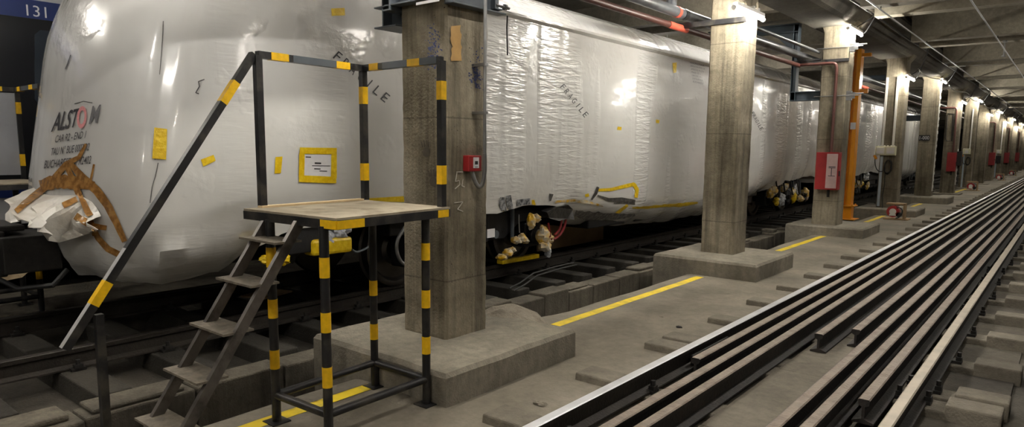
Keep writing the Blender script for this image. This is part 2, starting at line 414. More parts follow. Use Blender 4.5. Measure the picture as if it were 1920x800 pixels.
# ---------------------------------------------------------------- columns
ORD = ['nearest', 'second', 'third', 'fourth', 'fifth', 'sixth', 'seventh', 'eighth', 'ninth', 'tenth', 'eleventh', 'twelfth', 'thirteenth', 'fourteenth', 'fifteenth', 'sixteenth']
CLAB = ['thick concrete column behind the work platform with red call point on it',
        'concrete column on a low plinth just left of the stored rails, bare with a black strap',
        'shaded concrete column carrying the big red hydrant cabinet beside the orange post',
        'concrete column carrying the cream socket box and two white conduits',
        'concrete column with the small black number plate on its face',
        'concrete column with a red cabinet right behind the number plate column']
PLEN = [1.45, 1.45, 1.45, 1.45, 1.45]
cols = []
for i, y in enumerate(COLY):
    lab = CLAB[i] if i < 6 else f'{ORD[i]} concrete column of the row counted from the camera'
    c = thing('concrete_column', lab, 'column', (CXM, y + COLD / 2, FLOOR), 'concrete columns of the depot row')
    m = MB()
    nz = 60 if i < 3 else 12
    # shaft with slightly irregular faces, flaring into a haunch under the beam
    def ring(z):
        g = .14 * max(0, min(1, (z - 3.78) / .18))
        jit = lambda a: .006 * noise.noise(Vector((a * 5.3 + i, z * 6, i * 2.1))) if i < 4 else 0
        x0, x1, y0, y1 = COLX0 + jit(1), COLX1 + jit(2), y + jit(3), y + COLD + jit(4)
        ch = .018 + (.012 * abs(noise.noise(Vector((z * 9, i, 7)))) if i < 4 else 0)
        y0 -= g * .25; y1 += g * .25; x1 += g; x0 -= g * .5
        return [(x0 + ch, y0, z), (x1 - ch, y0, z), (x1, y0 + ch, z), (x1, y1 - ch, z), (x1 - ch, y1, z), (x0 + ch, y1, z), (x0, y1 - ch, z), (x0, y0 + ch, z)]
    zs = [FLOOR + (3.5 - FLOOR) * k / nz for k in range(nz + 1)] + [3.7, 3.78, 3.84, 3.97]
    rr = [ring(z) for z in zs]
    m.grid([r + [r[0]] for r in rr])
    m.build('shaft', M['column'], c)
    if i < 5:
        p = MB(); y0 = 3.0 + 5.6 * i; y0 -= .06 * (i == 1); L = 1.47
        zt = [.055, .05, .02, .0, .04][i]
        zz = zt
        # plinth slab, slightly chipped top edge
        n = 14; rows = []
        x0, x1 = -4.42, -2.98
        per = [(x0 + (x1 - x0) * k / n, y0) for k in range(n)] + [(x1, y0 + L * k / n) for k in range(n)] + [(x1 - (x1 - x0) * k / n, y0 + L) for k in range(n)] + [(x0, y0 + L - L * k / n) for k in range(n)]
        cxp, cyp = (x0 + x1) / 2, y0 + L / 2
        for z, ins in ((-.6, 0), (-.1, 0), (zz - .03, 0), (zz, .025)):
            r = []
            for (px_, py_) in per:
                j = .014 * noise.noise(Vector((px_ * 4, py_ * 4, z * 6 + i)))
                d = Vector((px_ - cxp, py_ - cyp, 0)).normalized()
                r.append((px_ + d.x * (j - ins), py_ + d.y * (j - ins), z + (.008 * noise.noise(Vector((px_ * 3, py_ * 3, 2))) if z > 0 else 0)))
            r.append(r[0]); rows.append(r)
        p.grid(rows)
        top = rows[-1]
        o = len(p.v); p.v.append(Vector((cxp, cyp, zz)))
        bs = o - len(top)
        for k in range(len(top) - 1): p.face(bs + k, bs + k + 1, o)
        p.build('plinth', M['plinth'], c)
    else:
        p = MB(); p.box(-4.25, -3.3, y - .3, y + COLD + .3, -.5, FLOOR + .05); p.build('plinth', M['plinth'], c, bevel=.02)
    cols.append(c)
# unseen row added to carry lamps across the walkway (beside and behind the camera)
for i, y in enumerate([-2.04 + 5.6 * k for k in range(10)]):
    m = MB(); m.box(1.55, 2.03, y, y + COLD, -.25, 4.56)
    o = m.build('concrete_column', M['column'], bevel=.02); tag(o, 'added unseen bare concrete column on the right hand walkway', 'column', 'added columns of the right hand row')

for y in (-2.04, -7.64):  # unseen columns assumed behind the camera, to carry lamps
    m = MB(); m.box(COLX0, COLX1, y, y + COLD, -.25, 3.96)
    tag(m.build('concrete_column', M['column'], bevel=.02), 'assumed bare concrete column of the main row behind the camera', 'column', 'assumed columns behind the camera')
# paint marks on the nearest column
c0 = cols[0]
def face_px(pxs, x=COLX1 + .012): return [onx(px, py, x) for px, py in pxs]
def patch(name, mat, pxs, label, par=c0, x=COLX1 + .008):
    m = MB(); pts = face_px(pxs, x); n = len(pts)
    m.add(pts, [tuple(range(n))]); return m.build(name, mat, par, label=label)
def ragged(x0, x1, y0, y1, n=10, a=3):
    out = [(x0 + random.uniform(-a, a) * .6, y0 + (y1 - y0) * k / n) for k in range(n + 1)] + [(x1 + random.uniform(-a, a) * .6, y1 - (y1 - y0) * k / n) for k in range(n + 1)]
    return [(px + random.uniform(-1, 1), py + random.uniform(-a, a) * .8) for px, py in out]
patch('paint_patch', M['ochre'], ragged(846, 865, 48, 116, 12, 3), 'ochre paint patch')
def spray(name, cx_, cy_, w, h, plane):
    m = MB(); 
    for k in range(120):
        u, v = random.gauss(0, .33), random.gauss(0, .36); s = random.uniform(.6, 1.8)
        px, py = cx_ + u * w, cy_ + v * h
        q = [(px - s, py - s), (px + s, py - s * .6), (px + s, py + s), (px - s * .7, py + s)]
        m.add([plane(a, b) for a, b in q], [(0, 1, 2, 3)])
    return m.build(name, M['bluespray'], c0, label='blue spray paint mark')
spray('paint_mark', 893, 135, 16, 48, lambda a, b: onx(a, b, COLX1 + .011))
spray('paint_mark', 814, 92, 22, 60, lambda a, b: ony(a, b, COLY[0] - .011))
m = MB()
for st in ([(856, 322), (868, 322)], [(857, 322), (854, 340), (861, 338), (862, 346), (853, 354)], [(868, 335), (866, 348), (871, 350)], [(852, 380), (868, 378), (858, 392), (868, 396)]):
    for a, b in zip(st, st[1:]): m.bar(onx(*a, COLX1 + .008), onx(*b, COLX1 + .008), .006, .004, (1, 0, 0))
m.build('chalk_mark', M['chalk'], c0, label='white chalk scribble')
# hand prints smeared on the face towards the camera
m = MB()
for hx, hy, sc_ in ((799, 285, 1.0), (812, 340, 1.0)):
    pl = lambda a, b: ony(a, b, COLY[0] - .009)
    m.add([pl(hx + 7 * math.cos(t), hy + 9 * math.sin(t)) for t in [k * PI / 5 for k in range(10)]], [tuple(range(10))])
    for k in range(4):
        a = (hx - 6 + 4 * k, hy - 9); b = (hx - 9 + 5 * k, hy - 24 + abs(k - 1.5) * 3)
        m.bar(pl(*a), pl(*b), .014, .003, (0, 1, 0))
m.build('hand_print', plain('grimy_hand_print', srgb(84, 78, 68), .9, 0, .2, 30), c0, label='dark hand prints')

# rubble heap behind the nearest plinth
m = MB(); rows = []
for a in range(15):
    r = []
    for b in range(15):
        u, v = a / 14 * 2 - 1, b / 14 * 2 - 1
        hgt = max(0, 1 - (u * u + v * v)) ** .7
        x, y = -3.74 + u * .45, 4.55 + v * .42
        r.append((x, y, -.2 + .31 * hgt + .03 * noise.noise(Vector((x * 9, y * 9, 0)))))
    rows.append(r)
m.grid(rows); rub = m.build('rubble_heap', M['rubble'], smooth=False); tag(rub, 'low heap of crumbled mortar at the back edge of the nearest plinth', 'rubble')

# ---------------------------------------------------------------- yellow floor lines
TL = [('yellow floor line running under the work platform', 1.3, 2.97), ('long yellow floor line between the two nearest plinths', 5.14, 8.42),
      ('yellow floor line between the second and third plinths', 10.0, 14.15), ('yellow floor line in front of the orange post', 15.7, 19.7),
      ('short distant yellow floor line beyond the number plate column', 21.4, 25.2), ('most distant yellow floor line near the seventh column', 33.0, 40.0)]
for lab, a, b in TL:
    m = MB(); n = max(6, int((b - a) * 5)); r0, r1, r2 = [], [], []
    for k in range(n + 1):
        y = a + (b - a) * k / n; w = .012 * noise.noise(Vector((0, y * 3, 5))) + .02 * noise.noise(Vector((0, y * .8, 9)))
        r0.append((-3.72 + w, y, FLOOR + .003)); r1.append((-3.61 + w + .008 * noise.noise(Vector((1, y * 9, 2))), y, FLOOR + .003))
    m.grid([r0, r1]); tag(m.build('floor_line', M['floorpaint']), lab, 'floor marking', 'yellow floor lines')

# ---------------------------------------------------------------- rails
def rail_profile(x, ztop, hw=.034):
    b = ztop - .155
    r = [(x - hw, ztop - .006), (x - hw + .008, ztop), (x + hw - .008, ztop), (x + hw, ztop - .006), (x + hw - .004, ztop - .036), (x + .009, ztop - .05),
         (x + .008, b + .03), (x + .062, b + .012), (x + .062, b), (x - .062, b), (x - .062, b + .012), (x - .008, b + .03), (x - .009, ztop - .05), (x - hw + .004, ztop - .036)]
    return r
def rail(name, x, y0, y1, ztop, mats, label, group, tilt=0.0):
    m = MB(); pr = rail_profile(x, ztop); n = len(pr)
    vs = [(u, y0, w) for u, w in pr] + [(u + tilt, y1, w) for u, w in pr]
    o = len(m.v); m.v += [Vector(v) for v in vs]
    m.mi = 0; m.face(*reversed(range(n))); m.face(*range(n, 2 * n))
    for i in range(n):
        m.mi = 1 if i in (0, 1, 2) else 0
        m.face(i, (i + 1) % n, n + (i + 1) % n, n + i)
    r = m.build(name, mats); tag(r, label, 'rail', group); return r
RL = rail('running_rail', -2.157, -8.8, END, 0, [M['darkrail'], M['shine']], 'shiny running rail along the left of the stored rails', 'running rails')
RR = rail('running_rail', -.672, -8.8, END, 0, [M['rust'], M['palehead']], 'pale topped running rail along the right of the stored rails', 'running rails')
SR = [(-1.995, 4.56, 'stored rail nearest the shiny running rail, its cut end beside the bolted joint'), (-1.845, -3, 'second stored rail from the left, running out under the camera'),
      (-1.70, -3, 'third stored rail from the left, beside the gap with the cut ends'), (-1.50, 5.85, 'fourth stored rail from the left, cut end facing the gap'),
      (-1.30, 6.21, 'fifth stored rail from the left, the cut end furthest back'), (-1.145, -3, 'sixth stored rail from the left, right of the gap'),
      (-1.005, -3, 'seventh stored rail from the left, second from the pale running rail'), (-.86, 4.46, 'stored rail next to the pale running rail, with the nearest cut end')]
for x, y0, lab in SR:
    rail('stored_rail', x, y0, 84, -.002, [M['rust'], M['railtop']], lab, 'spare rails stored between the running rails', random.uniform(-.004, .004))
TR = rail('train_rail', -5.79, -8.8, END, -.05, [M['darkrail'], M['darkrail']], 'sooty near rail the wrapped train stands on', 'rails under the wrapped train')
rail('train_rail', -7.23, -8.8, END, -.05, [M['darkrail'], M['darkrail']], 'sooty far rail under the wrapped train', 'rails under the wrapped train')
# fishplate joint on the shiny rail
fp = MB(); fp.box(-2.118, -2.1, 4.75, 5.45, -.115, -.05); fpo = fp.build('fishplate', M['iron'], RL, bevel=.006)
for k in range(4):
    b = MB(); y = 4.85 + k * .165; b.cyl((-2.1, y, -.08), (-2.065, y, -.08), .016, 6); b.cyl((-2.065, y, -.08), (-2.045, y, -.08), .009, 8); b.build('bolt', M['galv'], fpo)
rod = MB(); rod.tube([(-2.055, -1, -.19), (-2.06, 3.0, -.185), (-2.05, 4.6, -.19)], .018, 8)
tag(rod.build('steel_rod', plain('pale_dusty_rod', srgb(150, 146, 128), .6, .2)), 'thin pale rod lying beside the shiny running rail', 'rod')

# sleepers of the walkway track
def sleeper_proto(name, x0, x1, mat, clips, ztop, label, group, cat='sleeper'):
    s = thing(name, label, cat, (0, 0, 0), group)
    m = MB(); m.prism([(-.13, ztop - .2), (.13, ztop - .2), (.115, ztop), (-.115, ztop)], 'x', x0, x1); 
    if x1 > -1:
        for xa, xb in ((x0, x0 + .31), (x1 - .3, x1)): m.prism([(-.13, ztop - .1), (.13, ztop - .1), (.11, ztop + .047), (-.11, ztop + .047)], 'x', xa, xb)
    m.build('sleeper_body', mat, s, bevel=.012)
    for x in clips:
        for d in (-1, 1):
            c = MB(); c.box(x + d * .07 - .035, x + d * .07 + .035, -.05, .05, ztop, ztop + .022); c.box(x + d * .085 - .02, x + d * .085 + .02, -.03, .03, ztop, ztop + .05)
            c.cyl((x + d * .085, 0, ztop + .04), (x + d * .085, 0, ztop + .085), .017, 6)
            c.build('rail_clip', M['iron'], s)
    return s
SG = 'concrete sleepers of the walkway track'
SLY = [1.05, 2.07, 3.1, 4.12, 5.14, 5.42] + [6.33 + 1.02 * k for k in range(70)]
SL = 'concrete sleeper whose dusty end pokes out of the floor beside the shiny rail'
pro = sleeper_proto('concrete_sleeper', -2.64, -.18, M['sleeper'], (-2.157, -.672), -.158, SL, SG)
pro.location = (0, SLY[0], 0)
for k, y in enumerate(SLY[1:]): 
    dup(pro, (random.uniform(-.03, .03), y, random.uniform(-.008, 0)))
TS = 'sooty sleeper under the wrapped train'
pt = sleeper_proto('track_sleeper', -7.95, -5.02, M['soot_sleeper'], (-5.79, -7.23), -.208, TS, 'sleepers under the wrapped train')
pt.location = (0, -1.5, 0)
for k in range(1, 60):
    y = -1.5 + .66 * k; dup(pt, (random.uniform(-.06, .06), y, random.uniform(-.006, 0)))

# ---------------------------------------------------------------- work platform (steel access stand)
def make_platform(label):
    p = thing('work_platform', label, 'work platform', (-3.4, 2.65, FLOOR), 'steel work platforms')
    DZ = 1.115
    legs = [(-3.61, 2.18, [(463, 500), (560, 595), (655, 690)]), (-3.115, 2.2, [(482, 520), (585, 622), (687, 725)]), (-3.65, 2.97, [(525, 553), (606, 635)]), (-3.13, 2.97, [(455, 487), (543, 576), (630, 662)])]
    for x, y, bands in legs:
        m = MB(); m.cyl((x, y, FLOOR), (x, y, DZ - .05), .027, 14)
        m.mi = 0; m.box(x - .06, x + .06, y - .06, y + .06, FLOOR, FLOOR + .008)
        m.mi = 1
        for a, b in bands: m.cyl((x, y, zat(x, y, b)), (x, y, zat(x, y, a)), .0285, 14)
        m.build('leg', [M['black'], M['hazard']], p, smooth=True)
    zb = .0
    for a, b in (((-3.61, 2.18), (-3.115, 2.2)), ((-3.115, 2.2), (-3.13, 2.97)), ((-3.13, 2.97), (-3.65, 2.97)), ((-3.65, 2.97), (-3.61, 2.18))):
        m = MB(); m.cyl((a[0], a[1], zb), (b[0], b[1], zb), .024, 12); m.build('brace', M['black'], p, smooth=True)
    # deck
    A, Bc, Cc, D = (-3.86, 2.16), (-3.0, 2.2), (-3.07, 3.13), (-3.9, 3.11)
    m = MB(); m.prism([A, Bc, Cc, D], 'z', DZ - .012, DZ); m.build('deck', M['deck'], p)
    m = MB(); cor = [A, Bc, Cc, D]
    ins = lambda q: (q[0] * .985 + -3.45 * .015, q[1] * .985 + 2.65 * .015)
    cs = [ins(q) for q in cor]
    for a, b in zip(cs, cs[1:] + cs[:1]): m.bar((a[0], a[1], DZ - .037), (b[0], b[1], DZ - .037), .03, .05)
    m.mi = 1
    f = lambda a, b, t: (a[0] + (b[0] - a[0]) * t, a[1] + (b[1] - a[1]) * t, DZ - .037)
    m.bar(f(cs[0], cs[1], .86), f(cs[0], cs[1], 1.012), .034, .046); m.bar(f(cs[1], cs[2], -.01), f(cs[1], cs[2], .2), .034, .046); m.bar(f(cs[1], cs[2], .87), f(cs[1], cs[2], .98), .034, .046)
    m.build('deck_frame', [M['black'], M['hazard']], p)
    # guard rail
    GA, GB, GC = (-3.85, 2.28), (-3.91, 3.12), (-3.115, 3.1); ZT = 2.03; w = .042
    def post(q, bands):
        m = MB(); m.box(q[0] - w / 2, q[0] + w / 2, q[1] - w / 2, q[1] + w / 2, DZ, ZT); m.mi = 1; e = .0015
        for a, b in bands: m.box(q[0] - w / 2 - e, q[0] + w / 2 + e, q[1] - w / 2 - e, q[1] + w / 2 + e, zat(q[0], q[1], b), zat(q[0], q[1], a))
        m.build('guard_post', [M['black'], M['hazard']], p)
    post(GA, []); post(GB, [(163, 195), (306, 338)]); post(GC, [(152, 187), (310, 345)])
    def gr(a, b, bands, bare):
        m = MB(); P, Q = Vector((a[0], a[1], ZT + .005)), Vector((b[0], b[1], ZT + .005)); m.bar(P, Q, w, w)
        m.mi = 1
        for s, e in bands: m.bar(P.lerp(Q, s), P.lerp(Q, e), w + .003, w + .003)
        m.mi = 2
        for s, e in bare: m.bar(P.lerp(Q, s), P.lerp(Q, e), w + .0015, w + .0015)
        m.build('guard_rail', [M['black'], M['hazard'], M['greysteel']], p)
    gr(GA, GB, [(.1, .25), (.7, .84)], [(.29, .7)]); gr(GB, GC, [(.12, .24), (.62, .77)], [(.3, .62), (.77, .97)])
    # handrail
    P, Q = Vector((-3.86, 2.26, 2.035)), Vector((-3.86, 1.165, .464))
    m = MB(); m.bar(P, Q, w, w); m.mi = 1
    for s, e in ((.11, .19), (.8, .87)): m.bar(P.lerp(Q, s), P.lerp(Q, e), w + .003, w + .003)
    up = (Q - P).cross(Vector((1, 0, 0))).normalized(); up = up if up.z > 0 else -up
    m.mi = 2; m.bar(P.lerp(Q, .7) + up * .0012, P.lerp(Q, 1.0) + up * .0012, w - .002, w - .0002)
    m.build('handrail', [M['black'], M['hazard'], M['bare']], p)
    m = MB(); m.box(-3.88, -3.84, 1.31, 1.35, FLOOR, .615); m.build('handrail_post', M['black'], p)
    # ladder
    sl = []
    for x in (-3.66, -3.345):
        m = MB(); T, Bt = Vector((x, 2.2, DZ - .05)), Vector((x, 1.345, FLOOR)); sl.append((T, Bt))
        m.bar(T, Bt, .03, .055); m.build('ladder_stringer', [plain_stringer], p)
    for z in (.06, .29, .512, .745, .962):
        t = (DZ - .05 - z) / (DZ - .05 - FLOOR); y = 2.2 + (1.345 - 2.2) * t
        m = MB(); m.box(-3.71, -3.335, y - .09, y + .08, z - .006, z + .006)
        m.build('tread', M['tread'], p)
    return p
plain_stringer = plain('worn_dark_steel', srgb(104, 98, 92), .4, .5, .3, 9, dirt=srgb(60, 56, 52), ds=6)
plat = make_platform('black steel work platform with yellow banded legs and ladder beside the nearest column')
bt = MB(); bt.bar((-3.83, 2.25, 1.121), (-3.86, 3.05, 1.124), .05, .012); tag(bt.build('wooden_batten', M['batten']), 'pale wooden batten lying along the work platform deck', 'batten')

# second stand in front of the far train, with a sheet panel on its guard
p2 = dup(plat, Vector(plat.location) + Vector((-4.62, -.8, 0)), 'second black and yellow work platform behind the wrapped nose, with a grey sheet panel')
m = MB(); B2 = (-3.91 - 4.62, 3.12 - .8)
m.box(B2[0] - .012, B2[0] - .002, 2.28 - .8, B2[1], 1.16, 2.0)
m.build('sheet_panel', M['sheet'], p2)

# ---------------------------------------------------------------- wrapped train cars
TC = -6.5; HW = 1.45
ZB1 = [(2.0, .41), (2.2, .40), (2.5, .38), (2.86, .42), (3.05, .6), (3.3, .76), (3.8, .80), (4.5, .77), (5.8, .735), (6.1, .72), (6.4, .78), (7.0, .765), (7.4, .67), (7.8, .44), (9.3, .29), (11.2, .24), (13.7, .3), (14.6, .42), (16.3, .77), (18.2, .84), (19.6, .7)]
ZB2 = [(19.9, .6), (20.6, .7), (22.6, .72), (25, .82), (26.5, .7), (27.5, .4), (33, .33), (35, .7), (37, .8)]
def interp(tab, y):
    if y <= tab[0][0]: return tab[0][1]
    for (a, va), (b, vb) in zip(tab, tab[1:]):
        if y <= b: return va + (vb - va) * (y - a) / (b - a)
    return tab[-1][1]
PROF = [(.0, .10), (.12, .03), (.3, .0), (.5, 0), (.7, 0), (.85, .0), (.975, .008), (.988, -.022), (1.0, -.022)]      # fraction between bottom and crease
def wrap_mesh(y0, y1, zbt, nose, step=.16):
    # plan half outline from rear to front centre: (half width, y)
    half = []
    y = y1
    end = y0 + (1.95 if nose else 0)
    half.append((0, y1)); half.append((1.0, y1)); half.append((1.4, y1 - .02)); half.append((1.45, y1 - .12))
    n = int((y1 - .3 - end) / step)
    for k in range(n + 1): half.append((1.45, y1 - .3 + (end - y1 + .3) * k / n))
    if nose:
        ctl = [(1.45, y0 + 1.95), (1.447, y0 + 1.7), (1.435, y0 + 1.4), (1.405, y0 + 1.1), (1.36, y0 + .85), (1.30, y0 + .62), (1.235, y0 + .43), (1.12, y0 + .29), (.95, y0 + .175), (.72, y0 + .085), (.4, y0 + .02), (.2, y0 + .005), (0, y0)]
        for a, b in zip(ctl, ctl[1:]):
            for k in range(1, 4): half.append((a[0] + (b[0] - a[0]) * k / 3, a[1] + (b[1] - a[1]) * k / 3))
    else: half += [(1.45, y0 + .12), (1.4, y0 + .02), (1.0, y0), (0, y0)]
    plan = half + [(-w, y) for w, y in reversed(half[1:-1])] + [half[0]]
    zr = [0, .03, .07, .12, .18, .26, .34, .42, .5, .58, .66, .74, .82, .88, .93, .955, .975, .988, 1.0]
    def ins_of(f):
        for (a, va), (b, vb) in zip(PROF, PROF[1:]):
            if f <= b: return va + (vb - va) * (f - a) / (b - a)
        return PROF[-1][1]
    levels = [('f', f, ins_of(f)) for f in zr] + [('z', z, i) for z, i in ((3.03, .0), (3.16, .1), (3.27, .28), (3.37, .5), (3.45, .8), (3.5, 1.1), (3.52, 1.4))]
    mb = MB(); rows = []
    for kind, val, ins in levels:
        r = []
        for (w, y) in plan:
            zb = interp(zbt, y)
            if nose and y < y0 + .6:
                xx = TC + w; q = max(0, min(1, (-6.18 - xx) / .08)); zb = zb + (.80 - zb) * q if xx > -7.5 else zb
            jag = .03 * noise.noise(Vector((y * 3.1, w, 2))) + .012 * noise.noise(Vector((y * 14, w, 5)))
            zb += jag
            z = zb + (3.0 - zb) * val if kind == 'f' else val
            if kind == 'f': ins2 = ins + max(0, min(1, (.68 - zb) / .15)) * .3 * max(0, 1 - val / .16) ** 2
            else: ins2 = ins
            s = (HW - ins2) / HW
            x = TC + w * s; yy = y
            if nose and y < y0 + 2.2:
                k = min(1, (y0 + 2.2 - y) / 1.8)
                yy += k * .175 * (z - 1.5) + k * ins2 * .5
                if z > 2.2: yy += k * (z - 2.2) ** 2 * .25
            elif y > y1 - .3: yy -= ins * .2
            dv = Vector((x - TC, 0, 0)); 
            nn = noise.noise(Vector((x * .8, yy * .9, z * 1.1))) * .022 + noise.noise(Vector((x * 2.5, yy * 1.6, z * 4.5))) * .006
            if kind == 'f' and val < .3: nn += (.3 - val) / .3 * .05 * noise.noise(Vector((x * 2.2, yy * 2.4, z * 3.7 + 8)))
            if nose and y < y0 + 1.2 and z < 1.15:
                q = min(1, (1.15 - z) / .5); nn += q * (.06 * noise.noise(Vector((x * 3.3, yy * 3, z * 3.3))) + .03 * noise.noise(Vector((x * 9, yy * 8, z * 9))))
            if kind == 'z': nn *= .45
            out = Vector((w, (y - (y0 + 1.9)) if nose and y < y0 + 1.9 else 0, 0))
            if out.length > 0: out.normalize()
            r.append((x + out.x * nn, yy + out.y * nn, z))
        rows.append(r)
    mb.grid(rows)
    top = len(mb.v) - len(plan)
    mb.face(*[top + k for k in range(len(plan) - 1)])
    return mb
car1 = thing('wrapped_train_car', 'nearest train car shrink-wrapped in white plastic, its taped nose at the left', 'train car', (TC, 10, -.05), 'wrapped train cars')
w1 = wrap_mesh(1.97, 19.5, ZB1, True)
wo1 = w1.build('shrink_wrap', M['wrap'], car1, smooth=True)
me = wo1.data; vv = [v.co + Vector(car1.location) for v in me.vertices]
BV = BVHTree.FromPolygons(vv, [tuple(p.vertices) for p in me.polygons])
def hit(px, py, off=.006):
    r = ray(px, py); loc, nor, idx, d = BV.ray_cast(CAM, r)
    if loc is None: return None
    if nor.dot(r) > 0: nor = -nor
    return loc + nor * off
def strip(name, pts, wpx, mat, par=car1, label=None, off=.008, jag=0.0, sub=6):
    P = []
    for (a, b) in zip(pts, pts[1:]):
        for k in range(sub): P.append((a[0] + (b[0] - a[0]) * k / sub, a[1] + (b[1] - a[1]) * k / sub))
    P.append(pts[-1]); rows = []
    for i, p in enumerate(P):
        a, b = P[max(0, i - 1)], P[min(len(P) - 1, i + 1)]
        d = Vector((b[0] - a[0], b[1] - a[1])); d.normalize(); nx, ny = -d.y, d.x
        t = i / (len(P) - 1) * (len(wpx) - 1) if isinstance(wpx, (list, tuple)) else 0
        w = wpx if not isinstance(wpx, (list, tuple)) else wpx[int(t)] + (wpx[min(int(t) + 1, len(wpx) - 1)] - wpx[int(t)]) * (t - int(t))
        w *= 1 + jag * random.uniform(-1, 1)
        row = []
        for s in (-.5, 0, .5):
            h = hit(p[0] + nx * w * s, p[1] + ny * w * s, off)
            if h is None: row = None; break
            row.append(h + Vector((0, -.001 * i / len(P), random.uniform(-1, 1) * jag * .01)))
        if row: rows.append(row)
    if len(rows) < 2: return None
    m = MB(); m.grid(rows); return m.build(name, mat, par, smooth=True, label=label)
def quad(name, q, mat, par=car1, label=None, n=6, off=.008, hole=None):
    m = MB(); rows = []
    for i in range(n + 1):
        r = []
        for j in range(n + 1):
            u, v = j / n, i / n
            a = [q[0][k] * (1 - u) * (1 - v) + q[1][k] * u * (1 - v) + q[2][k] * u * v + q[3][k] * (1 - u) * v for k in (0, 1)]
            h = hit(a[0], a[1], off)
            if h is None: return None
            r.append(h)
        rows.append(r)
    m.grid(rows); return m.build(name, mat, par, smooth=True, label=label)
def ptext(body, bl, br, tl, mat, label=None, off=.007, name='printed_lettering', bold=.0):
    vs, fs = text_mesh(body, 0, bold); m = MB(); pts = []
    for a, b in vs:
        h = hit(bl[0] + (br[0] - bl[0]) * a + (tl[0] - bl[0]) * b, bl[1] + (br[1] - bl[1]) * a + (tl[1] - bl[1]) * b, off)
        if h is None: return None
        pts.append(h)
    m.add(pts, fs); return m.build(name, mat, car1, label=label)
# lettering on the nose
def line(body, x0, y0, x1, y1, h, slant, mat, bold=.0):     # base line from (x0,y0) to (x1,y1), letters h px tall
    return ptext(body, (x0, y0), (x1, y1), (x0 + slant, y0 - h), mat, bold=bold)
line('ALST', 97, 248, 144, 238, 36, 9, M['ink'], .014)
o_ = MB()
pts = []
for k in range(28):
    t = 2 * PI * k / 28
    pts.append((hit(155 + 9 * math.cos(t) + 1.5 * math.sin(t), 220 - 21 * math.sin(t), .007), hit(155 + 5 * math.cos(t) + 1 * math.sin(t), 220 - 13 * math.sin(t), .007)))
o_.grid([[a for a, b in pts] + [pts[0][0]], [b for a, b in pts] + [pts[0][1]]]); o_.build('printed_lettering', M['red_ink'], car1, label='faded red letter')
line('M', 168, 233, 184, 230, 34, 7, M['faded_ink'], .02)
line('CAR R2 - END 1', 104, 268, 161, 259, 14, 3, M['ink'], .006)
line('TAU N° BUE 0002-R2', 96, 292, 168, 282, 15, 3, M['ink'], .006)
line('BUCHAREST N° R2402', 84, 316, 171, 307, 16, 3, M['ink'], .006)
# FRAGILE on the side: letters step down to the right
def fragile(x0, y0, x1, y1, h, mat):
    L = 'FRAGILE'; d = Vector((x1 - x0, y1 - y0)); 
    dn = d.normalized(); up = Vector((dn.y, -dn.x))
    for k, chh in enumerate(L):
        p = Vector((x0, y0)) + d * (k / 6); w = h * .62 if chh != 'I' else h * .14
        q = p + dn * (w / 2); p = p - dn * (w / 2)
        ptext(chh, tuple(p), tuple(q), tuple(p + up * h * .95), mat)
fragile(627, 112, 716, 189, 18, M['ink'])
fragile(1051, 166, 1093, 218, 11, M['ink'])
fragile(1408, 214, 1424, 243, 7, M['ink'])
for k, tx in enumerate(['MANUFACTURER:', 'DESIGNATION: METRO CAR', 'DIMENSIONS: 19 x 2.9 m', 'MASS: 33 t', 'GROSS: 34 t', 'DESTINATION:', 'BUCHAREST']):
    ln = [27, 27, 24, 17, 19, 20, 20][k]; x = 1293 + k * .9; y = 119 + k * 5.9
    ptext(tx, (x, y), (x + ln, y + ln * .22), (x + .3, y - 3.4), M['faded_ink'])
# tapes on the nose and side
quad('tape_patch', [(290, 239), (314, 242), (312, 299), (286, 297)], M['yellow_tape'], label='yellow packing tape')
quad('tape_patch', [(376, 299), (400, 290), (404, 301), (381, 312)], M['yellow_tape'], label='yellow packing tape')
quad('tape_patch', [(516, 294), (529, 293), (526, 324), (514, 325)], M['yellow_tape'], label='yellow packing tape')
quad('tape_patch', [(620, 16), (645, 15), (646, 29), (621, 30)], M['yellow_tape'], label='yellow packing tape')
# document pouch framed in yellow tape
for q in ([(561, 276), (630, 277), (630, 289), (561, 288)], [(560, 328), (629, 331), (629, 343), (559, 341)], [(560, 286), (570, 287), (569, 333), (559, 332)], [(620, 288), (630, 288), (630, 334), (619, 333)]):
    quad('tape_patch', q, M['yellow_tape'], label='yellow packing tape', off=.012)
pouch = quad('document_pouch', [(568, 288), (621, 289), (621, 332), (568, 331)], M['paper'], off=.007)
for x0, x1, y, h in ((589, 601, 307, 3), (584, 618, 311, 1.2), (588, 600, 317, 2), (572, 582, 295, 2), (598, 612, 321, 1.5)):
    quad('printed_line', [(x0, y - h), (x1, y - h + .4), (x1, y + .4), (x0, y)], M['ink'], n=2, off=.0095)
quad('tape_patch', [(690, 371), (757, 367), (757, 378), (694, 377)], M['yellow_tape'], label='yellow packing tape')
quad('tape_patch', [(1260, 118), (1268, 117), (1267, 136), (1262, 137)], M['yellow_tape'], n=3, label='yellow packing tape')
quad('tape_patch', [(1157, 237), (1165, 238), (1164, 244), (1156, 243)], M['yellow_tape'], n=2, label='yellow packing tape')
quad('tape_patch', [(1229, 224), (1236, 225), (1235, 231), (1229, 230)], M['yellow_tape'], n=2, label='yellow packing tape')
quad('tape_patch', [(1096, 364), (1103, 362), (1104, 368), (1097, 369)], M['yellow_tape'], n=2, label='yellow packing tape')
strip('tape_strip', [(1120, 356), (1145, 355), (1170, 349), (1188, 345), (1194, 355), (1192, 370)], [5, 6, 7, 7, 6], M['yellow_tape'], label='yellow packing tape')
strip('tape_strip', [(1150, 404), (1165, 392), (1176, 384)], [5, 6, 5], M['yellow_tape'], label='yellow packing tape')
